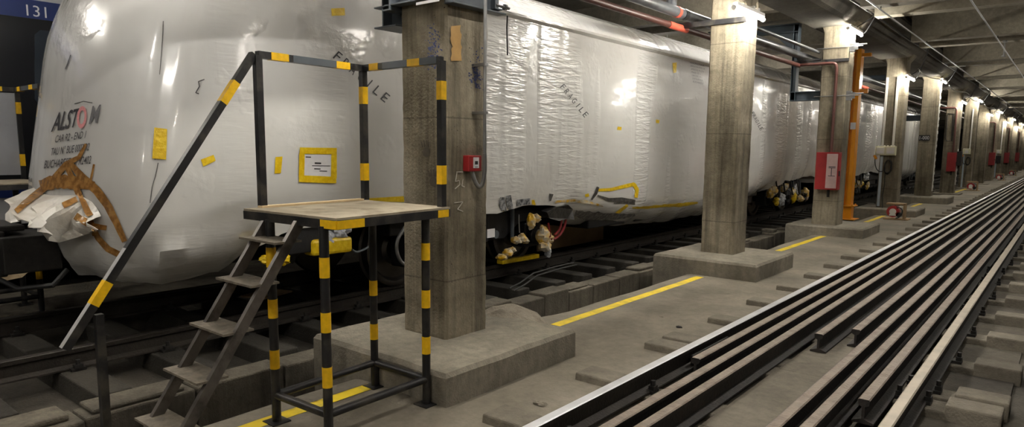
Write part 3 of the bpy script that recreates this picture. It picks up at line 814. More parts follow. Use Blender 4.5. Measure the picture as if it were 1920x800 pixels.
strip('tape_strip', [(1185, 389), (1215, 388), (1245, 385), (1275, 384), (1308, 379)], [3, 5, 4, 6, 4], M['yellow_tape'], label='yellow packing tape', jag=.3)
strip('tape_strip', [(1120, 350), (1116, 362), (1108, 374)], [5, 6, 3], M['grey_tape'], label='grey duct tape', off=.012)
strip('tape_strip', [(1119, 366), (1140, 374), (1165, 373), (1190, 377)], [3, 6, 7, 6], M['grey_tape'], label='grey duct tape', off=.012)
strip('tape_strip', [(1150, 380), (1172, 379), (1190, 382)], [3, 5, 3], M['grey_tape'], label='grey duct tape')
strip('tape_strip', [(1033, 363), (1031, 376)], [8, 3], M['grey_tape'], label='grey duct tape')
strip('tape_strip', [(952, 366), (955, 384), (960, 400)], [10, 11, 6], M['silver_foil'], label='silver foil tape')
strip('tape_strip', [(941, 369), (941, 384), (948, 402)], [8, 12, 5], M['silver_foil'], label='silver foil tape')
quad('tape_patch', [(968, 374), (993, 371), (993, 393), (968, 398)], M['silver_foil'], label='silver foil tape')
strip('tape_strip', [(998, 374), (1000, 384), (1003, 392)], [5, 7, 8], M['yellow_tape'], label='yellow packing tape', off=.012)
strip('tape_strip', [(1040, 378), (1075, 375), (1100, 378), (1130, 386)], [4, 5, 6, 3], M['bundle'], label='dirty yellowish tape', jag=.3)
# scuffs and tears
for pts, w in (([(383, 149), (372, 153), (374, 162), (367, 174), (373, 176)], 2.2), ([(134, 103), (129, 118), (124, 130)], 1.8), ([(141, 195), (158, 190), (175, 193)], 1.5), ([(292, 240), (292, 285), (291, 300)], 1.2), ([(307, 40), (304, 90), (300, 140)], 1.3), ([(297, 305), (292, 330), (286, 350), (282, 380)], 1.5)):
    strip('scuff_mark', pts, w, M['grey_tape'], label='dark tear in the plastic', off=.006)
# crumpled sheet hanging over the coupler at the nose
topl = [(66, 352), (78, 362), (96, 366), (118, 366), (140, 366), (160, 370), (174, 378), (184, 390), (192, 405)]
botl = [(28, 398), (38, 416), (56, 410), (76, 422), (92, 428), (112, 438), (134, 452), (160, 440), (190, 430)]
dep = [.32, .34, .30, .28, .25, .2, .1, .08, .03]
m = MB(); rows = []
NV = 9
for j in range(NV):
    v = j / (NV - 1); r = []
    for i in range(len(topl) * 3 - 2):
        a, t = divmod(i, 3); t /= 3; b = min(a + 1, len(topl) - 1)
        tp = Vector(topl[a]).lerp(Vector(topl[b]), t); bt_ = Vector(botl[a]).lerp(Vector(botl[b]), t); dp = dep[a] + (dep[b] - dep[a]) * t
        H = hit(tp.x, tp.y, .01)
        if H is None: H = ony(tp.x, tp.y, 1.98)
        Bp = ony(bt_.x, bt_.y, max(1.55, H.y - dp))
        P = H.lerp(Bp, v) + Vector((.0, -.06 * math.sin(v * PI), .02 * math.sin(v * PI)))
        cr = (abs(noise.noise(Vector((i * .34, v * 1.5, 4.7)))) * .2 + .03 * noise.noise(Vector((i * .9, v * 4, 1)))) * min(1, v * v * 3)
        r.append(P + Vector((.2 * cr, -cr, .1 * cr * (1 if j < NV - 1 else 0))))
    rows.append(r)
m.grid(rows); fl = m.build('crumpled_sheet', M['flap'], car1, label='crumpled white sheet over the coupler')
sm = fl.modifiers.new('thick', 'SOLIDIFY'); sm.thickness = .006

BV0 = BV
fv = [v.co + Vector(car1.location) for v in fl.data.vertices]; nb = len(vv)
BV = BVHTree.FromPolygons(vv + fv, [tuple(p.vertices) for p in me.polygons] + [tuple(nb + q for q in p.vertices) for p in fl.data.polygons])
strip('tape_strip', [(163, 270), (150, 295), (126, 308), (95, 345), (60, 372), (30, 398)], [5, 9, 12, 14, 10], M['brown_tape'], label='shiny brown packing tape')
strip('tape_strip', [(78, 348), (110, 340), (150, 343), (180, 348)], [20, 26, 24, 14], M['brown_tape'], label='shiny brown packing tape', jag=.15, off=.012)
strip('tape_strip', [(126, 306), (144, 345), (158, 380), (172, 412), (182, 440)], [9, 12, 12, 10], M['brown_tape'], label='shiny brown packing tape', off=.016)
strip('tape_strip', [(136, 308), (160, 335), (185, 358), (205, 385), (222, 420), (236, 452)], [10, 16, 16, 13, 10], M['brown_tape'], label='shiny brown packing tape', off=.014)
strip('tape_strip', [(172, 415), (186, 445), (205, 466), (240, 482)], [9, 11, 12, 12], M['brown_tape'], label='shiny brown packing tape', off=.012)
strip('tape_strip', [(118, 386), (145, 374)], 10, M['brown_tape'], label='shiny brown packing tape')
strip('tape_strip', [(143, 405), (170, 422), (202, 427)], [13, 11, 9], M['brown_tape'], label='shiny brown packing tape')
strip('tape_strip', [(178, 308), (172, 338)], 4, M['brown_tape'], label='shiny brown packing tape')
BV = BV0
# body behind the wrap: floor pan closing the bottom, coupler, bogies
def body_parts(car, y0, y1, bog, tabz):
    m = MB(); m.box(TC - 1.25, TC + 1.25, y0 + 1.3, y1 - .3, .92, 1.0); m.build('floor_pan', M['under'], car)
    m = MB()
    a, b = bog[0] + 2.1, bog[1] - 2.1
    m.box(TC - 1.28, TC + 1.22, a, b, .5, .95)
    for k in range(5):
        yy = a + (b - a) * (k + .1) / 5; m.box(TC - 1.2, TC + 1.18, yy, yy + (b - a) / 6.5, .34, .6)
    m.build('underfloor_box', M['under'], car, bevel=.02)
    for yc in bog: bogie(car, yc)
def bogie(car, yc):
    zr = -.05
    for dy in (-1.02, 1.03):
        ax = MB(); ax.cyl((TC - .85, yc + dy, zr + .42), (TC + .85, yc + dy, zr + .42), .08, 12); axo = ax.build('axle', M['under'], car, smooth=True)
        for sx in (-1, 1):
            wm = MB(); x = TC + sx * .71; wp = []
            for t in range(40):
                pass
            prof = [(-.065, .30), (-.065, .425), (-.045, .45), (-.03, .425), (.06, .418), (.068, .40), (.06, .36), (.02, .33), (.015, .18), (.05, .14), (.05, .0)]
            prof = [(-.065, .0)] + prof
            ro = []
            for k in range(33):
                a = 2 * PI * k / 32; ro.append([(x + sx * u, yc + dy + rr_ * math.cos(a), zr + .42 + rr_ * math.sin(a)) for u, rr_ in prof])
            wm.grid(ro); wm.build('wheel', M['wheel'], car, smooth=True)
            bx = MB(); xx = TC + sx * .98; bx.box(xx - .12, xx + .12, yc + dy - .17, yc + dy + .17, zr + .26, zr + .58); bx.cyl((xx + sx * .1, yc + dy, zr + .42), (xx + sx * .2, yc + dy, zr + .42), .13, 18)
            bx.build('axle_box', M['under'], car, bevel=.02)
    for sx in (-1, 1):
        fr = MB(); xx = TC + sx * 1.0
        fr.prism([(yc - 1.4, zr + .62), (yc - .75, zr + .6), (yc - .45, zr + .42), (yc + .45, zr + .42), (yc + .75, zr + .6), (yc + 1.4, zr + .62), (yc + 1.4, zr + .78), (yc - 1.4, zr + .78)], 'x', xx - .1, xx + .1)
        fr.box(xx - .06, xx + .1, yc - .3, yc + .3, zr + .78, zr + 1.0)
        fr.cyl((xx, yc, zr + .42), (xx, yc, zr + .95), .17, 18)
        fr.build('bogie_frame', M['under'], car, bevel=.015)
        dm = MB(); dm.tube([(xx + sx * .16, yc - .5, zr + .35), (xx + sx * .16, yc - .35, zr + .85)], [.035, .03], 10); dm.build('damper', M['greysteel'], car, smooth=True); dm = MB(); dm.tube([(xx + sx * .14, yc + .55, zr + .4), (xx + sx * .14, yc + .55, zr + .9)], .025, 8)
        dm.build('damper', M['greysteel'], car, smooth=True); dm = MB(); dm.cyl((xx + sx * .1, yc + .2, zr + .5), (xx + sx * .18, yc + .2, zr + .5), .05, 14); dm.build('pivot_cap', M['greysteel'], car, smooth=True); dm = MB(); dm.cyl((xx + sx * .1, yc - .05, zr + .5), (xx + sx * .18, yc - .05, zr + .5), .05, 14)
        dm.build('pivot_cap', M['greysteel'], car, smooth=True)
    tr = MB(); tr.box(TC - 1.0, TC + 1.0, yc - .22, yc + .22, zr + .45, zr + .75); tr.cyl((TC - .5, yc - .5, zr + .4), (TC + .5, yc - .5, zr + .4), .22, 16); tr.build('transom', M['under'], car, bevel=.02)
body_parts(car1, 1.97, 19.5, (6.02, 17.0), ZB1)
cp = MB(); cp.box(-6.9, -6.35, 1.55, 1.95, .47, .76); cp.box(-6.84, -6.45, 1.38, 1.6, .44, .8); cp.box(-7.05, -6.5, 1.33, 1.75, .79, .84)
cp.cyl((-6.62, 1.36, .6), (-6.62, 1.28, .6), .09, 16); cp.cyl((-6.6, 1.9, .6), (-6.6, 2.6, .62), .12, 14)
cpo = cp.build('coupler', M['iron'], car1, bevel=.012)
ch = MB(); ch.tube([(-6.5, 1.5, .46), (-6.3, 1.62, .36), (-6.05, 1.78, .4), (-6.1, 1.9, .5)], .02, 8); ch.tube([(-6.9, 1.35, .7), (-7.0, 1.3, .5), (-6.85, 1.3, .38), (-6.7, 1.4, .46)], .025, 8); ch.build('coupler_hose', M['rubber'], cpo, smooth=True)
# wrapped bundles and hoses hanging at the bogie
def bundle(pxs, x, rad, mat, seed, label=None, name='wrapped_bundle'):
    m = MB()
    for k, (px, py, r1, r2) in enumerate(pxs):
        c = onx(px, py, x); d = (c - CAM).length / F
        m.blob(c, .04 + r1 * d * .5, r1 * d, r2 * d, seed + k, .22, 6, 18, 12)
    return m.build(name, mat, car1, smooth=True, label=label)
bundle([(608, 448, 17, 17), (634, 436, 16, 12), (648, 428, 10, 9)], -5.25, .1, M['clear_wrap'], 3, 'clear film bundle')
bx_ = MB(); P0, P1 = onx(577, 464, -5.25), onx(652, 456, -5.25); bx_.bar(P0, P1, .16, .15); bx_.build('wrapped_bundle', M['yellow_tape'], car1, bevel=.03, label='yellow taped bundle')
bundle([(527, 485, 15, 12), (500, 486, 12, 8)], -5.2, .1, M['yellow_tape'], 12, 'yellow taped bundle')
bundle([(540, 462, 22, 30)], -5.35, .1, M['under'], 13, None)
bundle([(996, 415, 8, 14), (1006, 409, 6, 8)], -5.2, .1, M['bundle'], 20, 'foam and yellow tape bundle')
bundle([(968, 450, 9, 7), (979, 446, 7, 9), (985, 452, 5, 5)], -5.2, .1, M['bundle'], 23, 'foam and yellow tape bundle')
bundle([(940, 482, 9, 6), (952, 474, 9, 8), (960, 468, 6, 5)], -5.2, .1, M['bundle'], 27, 'foam and yellow tape bundle')
bundle([(1018, 440, 13, 16), (1021, 459, 13, 12), (1029, 447, 8, 10)], -5.2, .1, M['bundle'], 31, 'foam and yellow tape bundle')
bundle([(1027, 472, 4, 10)], -5.2, .1, M['clear_wrap'], 35, 'clear film bundle')
def hose(pts, x, r, mat, name='hose', label=None):
    P = [onx(px, py, x) for px, py in pts]; Q = []
    for i in range(len(P) - 1):
        a, b, c_, d = P[max(0, i - 1)], P[i], P[i + 1], P[min(len(P) - 1, i + 2)]
        for k in range(6):
            t = k / 6; Q.append(.5 * ((2 * b) + (c_ - a) * t + (2 * a - 5 * b + 4 * c_ - d) * t * t + (3 * b - a - 3 * c_ + d) * t ** 3))
    Q.append(P[-1]); m = MB(); m.tube(Q, r, 8); return m.build(name, mat, car1, smooth=True, label=label)
hose([(1058, 385), (1061, 410), (1055, 432), (1043, 446), (1033, 448)], -5.15, .017, M['redhose'], label='dark red hose')
hose([(1054, 405), (1050, 428), (1040, 440)], -5.15, .015, M['redhose'], label='dark red hose')
hose([(1028, 418), (1030, 432), (1031, 444)], -5.15, .014, M['redhose'], label='dark red hose')
hose([(973, 402), (973, 418), (974, 436)], -5.2, .008, M['galv'], 'cable', 'pale cable')
hose([(760, 425), (746, 448), (744, 470), (752, 490), (764, 497)], -5.15, .018, M['galv'], label='grey hose')
hose([(695, 430), (698, 450), (690, 463), (670, 472), (660, 468)], -5.2, .012, M['greysteel'], 'cable')
hose([(588, 400), (580, 424), (570, 450), (564, 462)], -5.25, .025, M['card'], 'cable', 'brown strap')
lb = MB(); a = onx(914, 438, -5.12); lb.box(-5.13, -5.12, a.y, a.y + .13, a.z - .05, a.z + .05); lb.build('maker_plate', M['paper'], car1, label='white data plate')
mb_ = MB(); P = onx(560, 432, -5.2); mb_.box(-5.5, -5.2, P.y - .1, P.y + .25, .55, .85); mb_.bar(onx(555, 424, -5.2), onx(537, 430, -5.2), .05, .05); mb_.build('pilot_bracket', M['under'], car1, bevel=.01)

car2 = thing('wrapped_train_car', 'second white wrapped train car, beyond the red hydrant cabinet column', 'train car', (TC, 28, -.05), 'wrapped train cars')
w2 = wrap_mesh(19.9, 37.2, ZB2, False, .3); w2.build('shrink_wrap', M['wrap'], car2, smooth=True)
body_parts(car2, 19.9, 37.2, (23.4, 34.2), ZB2)
def bogie_bundles(car, y0, n, dy):
    for k in range(n):
        m = MB(); y = y0 + dy * k + random.uniform(-.1, .1); z = .42 + random.uniform(-.2, .22); s = random.uniform(.06, .12)
        for q in range(3): m.blob((-5.22 + random.uniform(-.06, .06), y + random.uniform(-.09, .09), z + random.uniform(-.09, .09)), s * .8, s, s * random.uniform(.7, 1.3), k * 3 + q, .25, 6, 12, 8)
        mt = [M['bundle'], M['yellow_tape'], M['clear_wrap'], M['bundle'], M['under']][k % 5]
        m.build('wrapped_bundle', mt, car, smooth=True, label=['foam and yellow tape bundle', 'yellow taped bundle', 'clear film bundle', 'foam and yellow tape bundle', 'black wrapped bundle'][k % 5])
    m = MB()
    for k in range(4): m.tube(bez((-5.15, y0 + k * .5, .8), (-5.1, y0 + k * .5 + .1, .35), (-5.12, y0 + k * .5 + .3, .3), (-5.2, y0 + k * .5 + .4, .75), 10), .018, 6)
    m.build('hose', M['rubber'], car, smooth=True)
bogie_bundles(car1, 15.7, 11, .25); bogie_bundles(car2, 22.0, 9, .36)
# torn black film and grey film at the rear of the nearest bogie
m = MB(); pts = [(1026, 398), (1044, 388), (1066, 384), (1074, 392), (1077, 412), (1064, 410), (1048, 414), (1030, 408)]
P = [onx(px, py, -5.07 - .04 * (k % 2)) for k, (px, py) in enumerate(pts)]; Q = [p + Vector((-.12, .03, .01)) for p in P]
m.add(P + Q, [tuple(range(8)), tuple(reversed(range(8, 16)))] + [(i, (i + 1) % 8, 8 + (i + 1) % 8, 8 + i) for i in range(8)])
m.build('torn_film', foil_mat('black_film', srgb(30, 29, 29), srgb(52, 50, 48), .3), car1, label='torn black film')
strip('torn_film', [(1078, 398), (1100, 404), (1130, 405), (1165, 404), (1190, 402)], [10, 18, 16, 10, 4], foil_mat('grey_film', srgb(112, 110, 110), srgb(150, 148, 146), .25), label='loose grey film', jag=.2, off=.012)

# loose things under and in front of the train
m = MB(); m.bar(onx(937, 491, -5.72), onx(1006, 479, -5.72), .1, .055); tag(m.build('wheel_chock', M['yellow_tape'], bevel=.005), 'yellow chock lying on the rail under the second axle', 'chock')
cb = MB(); q = [ony(0, 476, 1.9), ony(58, 504, 2.0), ony(40, 520, 1.85), ony(0, 528, 1.8)]
cb.add(q + [p + Vector((0, .012, .004)) for p in q], [(0, 1, 2, 3), (7, 6, 5, 4), (0, 4, 5, 1), (1, 5, 6, 2), (2, 6, 7, 3), (3, 7, 4, 0)])
tag(cb.build('cardboard_sheet', M['card']), 'torn brown cardboard sheet leaning in front of the coupler', 'cardboard')
cb = MB(); P0 = onx(1030, 432, -6.3); cb.box(-6.32, -6.29, P0.y - .3, P0.y + 1.6, -.1, .62)
tag(cb.build('cardboard_sheet', M['card']), 'brown cardboard sheet standing under the car behind the red hoses', 'cardboard')
cb = MB(); P0 = onz(500, 552, -.2); cb.obox((P0.x, P0.y, -.19), Vector((.16, .05, 0)), Vector((-.06, .22, 0)), Vector((0, 0, .008)))
tag(cb.build('plywood_sheet', M['batten']), 'pale plywood sheet lying between the sooty rails behind the ladder', 'plywood')
cl = MB(); pts = [onx(px, py, -4.72) for px, py in ((955, 540), (975, 530), (1000, 512), (1040, 500), (1075, 492))]
cl.tube(pts, .009, 6); cl.tube([p + Vector((.02, .05, -.03)) for p in pts], .009, 6)
tag(cl.build('loose_cable', M['rubber'], smooth=True), 'loose dark cables draped over the block kerb below the chock', 'cable')

# tangle of wire and grit beside the pale running rail
P = onz(1738, 722, -.2)
tn = thing('wire_tangle', 'dark tangle of wire and dirt beside the pale topped running rail', 'wire tangle', (P.x, P.y, -.235))
m = MB()
for k in range(7):
    a = random.uniform(0, 6); c = P + Vector((random.uniform(-.04, .05), random.uniform(-.16, .16), random.uniform(-.02, .03)))
    m.tube([c + Vector((.05 * math.cos(a + t * .5), .07 * math.sin(a + t * .5), .02 * math.sin(t * .9 + k))) for t in range(10)], .007, 6)
m.build('wire', M['galv'], tn, smooth=True)
m = MB()
for k in range(6): m.blob((P.x + random.uniform(-.06, .05), P.y + random.uniform(-.2, .2), -.23), .05, .07, .035, k, .3, 6, 10, 6)
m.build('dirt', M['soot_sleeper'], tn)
for k, (px, py, s, lab) in enumerate(((1273, 614, .022, 'small black lump on the floor left of the shiny rail'), (1240, 594, .012, 'tiny pale chip on the floor between the nearest plinths'), (1012, 758, .03, 'pale flat chip on the floor beside the nearest plinth'))):
    P = onz(px, py, FLOOR); m = MB(); m.blob((P.x, P.y, FLOOR + s * .3), s * 1.6, s, s * .5, k, .3, 6, 10, 6); tag(m.build('stone_chip', M['iron'] if k == 0 else M['plinth']), lab, 'stone', 'stones on the floor')

# ---------------------------------------------------------------- far train at the left edge
ft = thing('metro_train', 'dark blue and black metro train at the far left edge with white numbers', 'train', (-10.95, 6, -.05))
XS = -9.5
m = MB(); m.prism([(XS, .55), (XS, 2.93), (XS - .1, 3.2), (XS - .5, 3.45), (XS - 2.4, 3.45), (XS - 2.8, 3.2), (XS - 2.9, 2.93), (XS - 2.9, .55)], 'y', -2.5, 17); m.build('body', M['traingrey'], ft)
m = MB(); m.box(XS, XS + .012, -2.4, 16.9, 2.92, 3.13); m.build('name_band', M['trainblue'], ft, label='dark blue band')
m = MB(); m.box(XS, XS + .01, -2.4, 16.9, 1.02, 2.92); m.build('window_band', M['trainblack'], ft, label='black window band')
m = MB(); m.box(XS, XS + .012, -2.4, 16.9, .86, 1.02); m.build('lower_band', M['trainblue'], ft, label='dark blue lower stripe')
for y in (-.6, 2.78, 4.8, 7.0, 9.2):
    m = MB(); m.prism([(y, 1.95), (y + .75, 1.95), (y + .78, 2.0), (y + .72, 2.74), (y + .66, 2.8), (y + .08, 2.8), (y + .02, 2.74), (y - .03, 2.0)], 'x', XS + .008, XS + .018); m.build('window', M['glass'], ft)
m = MB(); m.box(XS - 2.7, XS - .1, -2.2, 16.6, .1, .56); m.build('underframe', M['under'], ft)
for yy in (2, 11):
    for dy in (-1, 1): 
        m = MB(); m.cyl((XS - .75, yy + dy, .37), (XS - .6, yy + dy, .37), .42, 24); m.build('wheel', M['wheel'], ft, smooth=True)
flat_text('131', 'car_number', M['paper'], ft, (XS + .016, onx(50, 26, XS + .016).y, 2.945), (0, .2, 0), (0, 0, .125))

# ---------------------------------------------------------------- lamps on the columns
XF = COLX1
LZ = [3.36, 3.25, 3.74, 3.34, 3.7]
for i, y in enumerate(COLY):
    z = LZ[i] if i < 5 else (3.34 if i % 2 else 3.72)
    lab = ['assumed lit tube lamp on the nearest column, above the picture', 'lit tube lamp on the bare second column, closest lit tube', 'lit tube lamp above the orange post'][i] if i < 3 else f'lit tube lamp on the {ORD[i]} column of the row counted from the camera'  # nearest column lamp is unseen, assumed like its neighbours
    L = thing('tube_lamp', lab, 'lamp', (XF + .1, y, z), 'tube lamps on the columns')
    ya, yb = y - .52, y + .5
    if i == 1: ya, yb = y - .62, y + .42
    m = MB(); m.box(XF + .055, XF + .125, ya + .04, yb - .04, z + .03, z + .075); m.box(XF, XF + .07, y + .1, y + .16, z + .02, z + .14); m.box(XF, XF + .07, y + .28, y + .34, z + .02, z + .14); m.build('lamp_housing', M['white'], L, bevel=.006)
    m = MB(); m.cyl((XF + .09, ya, z), (XF + .09, yb, z), .02, 10); m.build('tube', M['tube'], L, smooth=True)
    for q in (ya, yb):
        m = MB(); m.cyl((XF + .09, q - .015, z), (XF + .09, q + .015, z), .03, 12); m.build('end_cap', M['white'], L, smooth=True)
    if i >= 2:
        m = MB(); m.tube(bez((XF + .09, yb, z + .05), (XF + .1, yb + .1, z - .05), (XF + .25, y + .5, z + .2), (XF + .42, y + .3, 4.2)), .012, 6); m.tube(bez((XF + .05, y + .2, z + .1), (XF + .2, y + .1, z + .2), (XF + .3, y + .3, z + .2), (XF + .42, y + .2, 4.2)), .01, 6); m.build('cable', M['rubber'], L, smooth=True)
def hung(x, y, z, lab, cat_group, along='y', L=1.25, mat='added_ceil_tube'):
    t = thing('added_hung_lamp', lab, 'lamp', (x, y, z), cat_group)
    d = Vector((0, L / 2, 0)) if along == 'y' else Vector((L / 2, 0, 0)); s = Vector((.05, 0, 0)) if along == 'y' else Vector((0, .05, 0)); c = Vector((x, y, z))
    m = MB(); m.bar(c + Vector((0, 0, .06)) - d, c + Vector((0, 0, .06)) + d, .12, .04)
    for k in (-.7, .7): m.cyl(c + d * k + Vector((0, 0, .08)), c + d * k + Vector((0, 0, 4.6 - z)), .008, 6)
    m.build('lamp_housing', M['white'], t)
    for k in (-1, 1):
        m = MB(); m.cyl(c + s * k * .7 - d, c + s * k * .7 + d, .018, 8); m.build('tube', M[mat], t, smooth=True)

# lamps added on the other column row, out of the picture, lighting the train
for i, y in enumerate([-2.04 + 5.6 * k for k in range(10)]):
    z = 3.5; xr = 1.55
    L = thing('tube_lamp', 'added lit tube lamp on the added bare columns of the right hand walkway, outside the picture', 'lamp', (xr - .1, y, z), 'added tube lamps of the right hand row')
    m = MB(); m.box(xr - .125, xr - .055, y - .46, y + .46, z + .03, z + .075); m.box(xr - .07, xr, y + .1, y + .16, z + .02, z + .14); m.build('lamp_housing', M['white'], L)
    m = MB(); m.cyl((xr - .09, y - .5, z), (xr - .09, y + .5, z), .02, 10); m.build('tube', M['added_right_tube' if i > 2 else 'added_dim_tube'], L, smooth=True)
for y in (-2.04, -7.64):  # unseen lamps assumed behind the camera, lighting the train nose
    z = 3.5
    L = thing('tube_lamp', 'assumed lit tube lamp on the columns behind the camera', 'lamp', (XF + .1, y, z), 'assumed tube lamps behind the camera')
    m = MB(); m.box(XF + .055, XF + .125, y - .36, y + .66, z + .03, z + .075); m.box(XF, XF + .07, y + .1, y + .16, z + .02, z + .14); m.build('lamp_housing', M['white'], L)
    m = MB(); m.cyl((XF + .09, y - .4, z), (XF + .09, y + .7, z), .02, 10); m.build('tube', M['tube'], L, smooth=True)
for k, y in enumerate((-7.6, -2.6, 3.1, 7.95, 12.6)): hung(-1.2, y, 4.3, 'assumed twin tube lamp hung over the walkway track, outside the picture', 'assumed lamps over the walkway track')  # unseen lamps assumed from the shadows on the train
# unseen tube lamps hung over the walkway track near the camera, and over the far bay
for y in (-2.6, 2.2, 6.85, 11.6): hung(-4.85, y, 4.36, 'added twin tube lamp hung beside the beam above the wrapped train, outside the picture', 'added lamps beside the beam over the train', 'y', 1.25, 'added_ceil_tube')  # unseen lamps added to brighten the roof shoulder of the train
for k, y in enumerate((.5, 16.5, 21.4, 31.0)): hung(-8.6, y, 3.8, 'unseen twin tube lamp hung over the far side of the wrapped train', 'added and assumed lamps over the train bay', 'y', 1.25, 'added_dim_tube' if y < 1 else 'added_ceil_tube')  # unseen: nearest added to brighten the numbered train, others assumed from the lit ceiling

# ---------------------------------------------------------------- steel clamp frame on the nearest column
y0 = COLY[0]; y1 = y0 + COLD
cf = thing('steel_clamp_frame', 'grey steel channel frame bolted round the top of the nearest column', 'steel frame', (CXM, y0 + .2, 2.5))
def channel(p, q, h, dep, outd, name='channel'):      # web on the inside, flanges pointing outwards
    p, q, o = Vector(p), Vector(q), Vector(outd); m = MB(); d = (q - p) / 2; c = (p + q) / 2; up = Vector((0, 0, 1))
    m.obox(c + o * .006 + up * h / 2, o * .006, d, up * (h / 2)); m.obox(c + o * dep / 2, o * dep / 2, d, up * .006); m.obox(c + o * dep / 2 + up * h, o * dep / 2, d, up * .006)
    return m.build(name, M['greysteel'], cf, bevel=.003)
channel((XF + .003, y0 - .02, 2.5), (XF + .003, y1 + .1, 2.5), .2, .09, (1, 0, 0))
channel((XF + .06, y0 - .003, 2.535), (COLX0 - .08, y0 - .003, 2.535), .2, .09, (0, -1, 0))
channel((COLX0 - .003, y0 - .1, 2.5), (COLX0 - .003, y1 + .1, 2.5), .2, .09, (-1, 0, 0))
channel((XF + .06, y1 + .003, 2.535), (COLX0 - .08, y1 + .003, 2.535), .2, .09, (0, 1, 0))
m = MB()
for zz in (2.40, 2.55): m.box(-4.28, COLX0 - .02, y0 - .03, y0 + .24, zz - .006, zz + .006)
m.box(-4.21, COLX0 - .02, y0 + .08, y0 + .095, 2.40, 2.8); m.box(-4.21, -4.195, y0 - .01, y0 + .2, 2.4, 2.8); m.box(-4.28, COLX0 - .02, y0 - .03, y0 + .24, 2.79, 2.802)
m.build('stub_beam', M['greysteel'], cf, bevel=.003)
m = MB(); m.cyl((XF + .05, y1 + .02, 2.56), (XF + .05, y1 + .18, 2.56), .012, 8); m.cyl((XF + .05, y1 + .12, 2.56), (XF + .05, y1 + .145, 2.56), .024, 6); m.build('bolt', M['galv'], cf); m = MB()
m.cyl((COLX0 - .06, y0 - .14, 2.6), (COLX0 - .06, y1 + .1, 2.6), .012, 8); m.build('bolt', M['galv'], cf)
m = MB(); m.add([ony(780, 5, y0 - .097), ony(824, -4, y0 - .097), ony(824, 2, y0 - .097), ony(780, 10, y0 - .097)], [(0, 1, 2, 3)]); m.build('paper_label', M['paper'], cf, label='white paper strip')
m = MB(); m.tube([(XF + .1, y1 + .1, 2.49), (XF + .08, y1 + .12, 2.4), (XF + .085, y1 + .125, 2.2)], .006, 6); m.build('wire', M['rubber'], cf)

lb_ = MB()  # unseen beam added to throw the dark band across the train nose
for zz in (2.98, 3.16): lb_.box(-4.02, -3.86, -2.0, 3.53, zz - .006, zz + .006)
lb_.box(-3.945, -3.935, -2.0, 3.53, 2.98, 3.16)
tag(lb_.build('added_shadow_beam', M['greysteel']), 'unseen grey steel beam added above the picture to cast the band on the train', 'beam')

# call point and its conduit
cpz = 1.375
fa = thing('fire_call_point', 'small red call point with a white plate on the nearest column', 'call point', (XF, 3.8, cpz))
m = MB(); m.box(XF, XF + .06, 3.735, 3.88, cpz - .06, cpz + .06); m.build('housing', M['red'], fa, bevel=.006)
m = MB(); m.box(XF + .06, XF + .064, 3.785, 3.845, cpz - .035, cpz + .045); m.build('front_plate', M['paper'], fa, label='white front plate')
m = MB(); m.box(XF + .064, XF + .067, 3.8, 3.83, cpz - .008, cpz + .018); m.box(XF + .064, XF + .066, 3.8, 3.832, cpz - .028, cpz - .024); m.build('press_button', M['ink'], fa)
cd_ = MB(); cd_.tube([(XF + .11, 3.855, 4.0), (XF + .11, 3.855, 1.45)], .013, 10); P = bez((XF + .11, 3.855, 1.45), (XF + .11, 3.88, 1.2), (XF + .06, 3.85, 1.1), (XF + .03, 3.8, cpz - .055), 16); cd_.tube(P, .016, 10)
for zz in (2.1, 1.75, 2.9): cd_.box(XF, XF + .125, 3.835, 3.875, zz - .01, zz + .01)
o = cd_.build('conduit_pipe', M['galv'], smooth=True); tag(o, 'thin grey conduit running down the nearest column to the red call point', 'conduit')

# ---------------------------------------------------------------- strap on the second column and pipes along the row
YB = COLY[1]
m = MB(); m.box(COLX0 - .55, XF + .03, YB - .035, YB - .002, 3.17, 3.24); m.box(COLX0 - .55, COLX0 - .3, YB - .035, YB + .12, 3.235, 3.25)
tag(m.build('pipe_bracket', M['black'], bevel=.004), 'black strap bracket holding the pipes at the second column', 'bracket')
m = MB(); m.box(COLX0 - .55, XF + .02, COLY[2] - .035, COLY[2] - .002, 3.2, 3.26); m.box(COLX0 - .55, COLX0, COLY[2] - .06, COLY[2] + .1, 3.25, 3.28)
tag(m.build('pipe_bracket', M['black'], bevel=.004), 'black strap bracket holding the pipes at the shaded third column', 'bracket')
def pipe(x, z, r, ya, yb, mat, name, label, collars=()):
    p = thing(name, label, 'pipe', (x, ya, z))
    m = MB(); m.cyl((x, ya, z), (x, yb, z), r, 18); m.build('pipe_run', mat, p, smooth=True)
    for (ca, cb, cm) in collars:
        m = MB(); m.cyl((x, ca, z), (x, cb, z), r + .006, 18); m.build('collar', cm, p, smooth=True)
pipe(-4.43, 3.375, .072, -2, 48, M['pipe'], 'water_pipe', 'thick grey pipe high along the train side of the columns', [(9.15, 9.25, M['black']), (8.95, 9.02, M['brightred']), (5.5, 5.56, M['galv'])])
pipe(-4.43, 3.175, .042, -2, COLY[2] - .02, M['redpipe'], 'sprinkler_pipe', 'thin dark red pipe below the thick grey pipe', [(8.75, 9.3, M['brightred'])])
pipe(-4.43, 3.15, .035, 17.0, 48, M['redpipe'], 'sprinkler_pipe', 'thin red pipe behind the orange post', [(19.6, 20.3, M['brightred'])])
pipe(-4.1, 3.42, .03, YB + .5, COLY[2] + .1, M['pipe'], 'water_pipe', 'thin grey pipe just above the thick pipe between second and third columns')
m = MB()
m.cyl((-4.5, 8.95, 3.44), (-4.5, 8.95, 4.55), .075, 14)
tag(m.build('pipe_riser', M['pipe'], smooth=True), 'short grey riser pipe dropping from the ceiling by the second column', 'pipe')

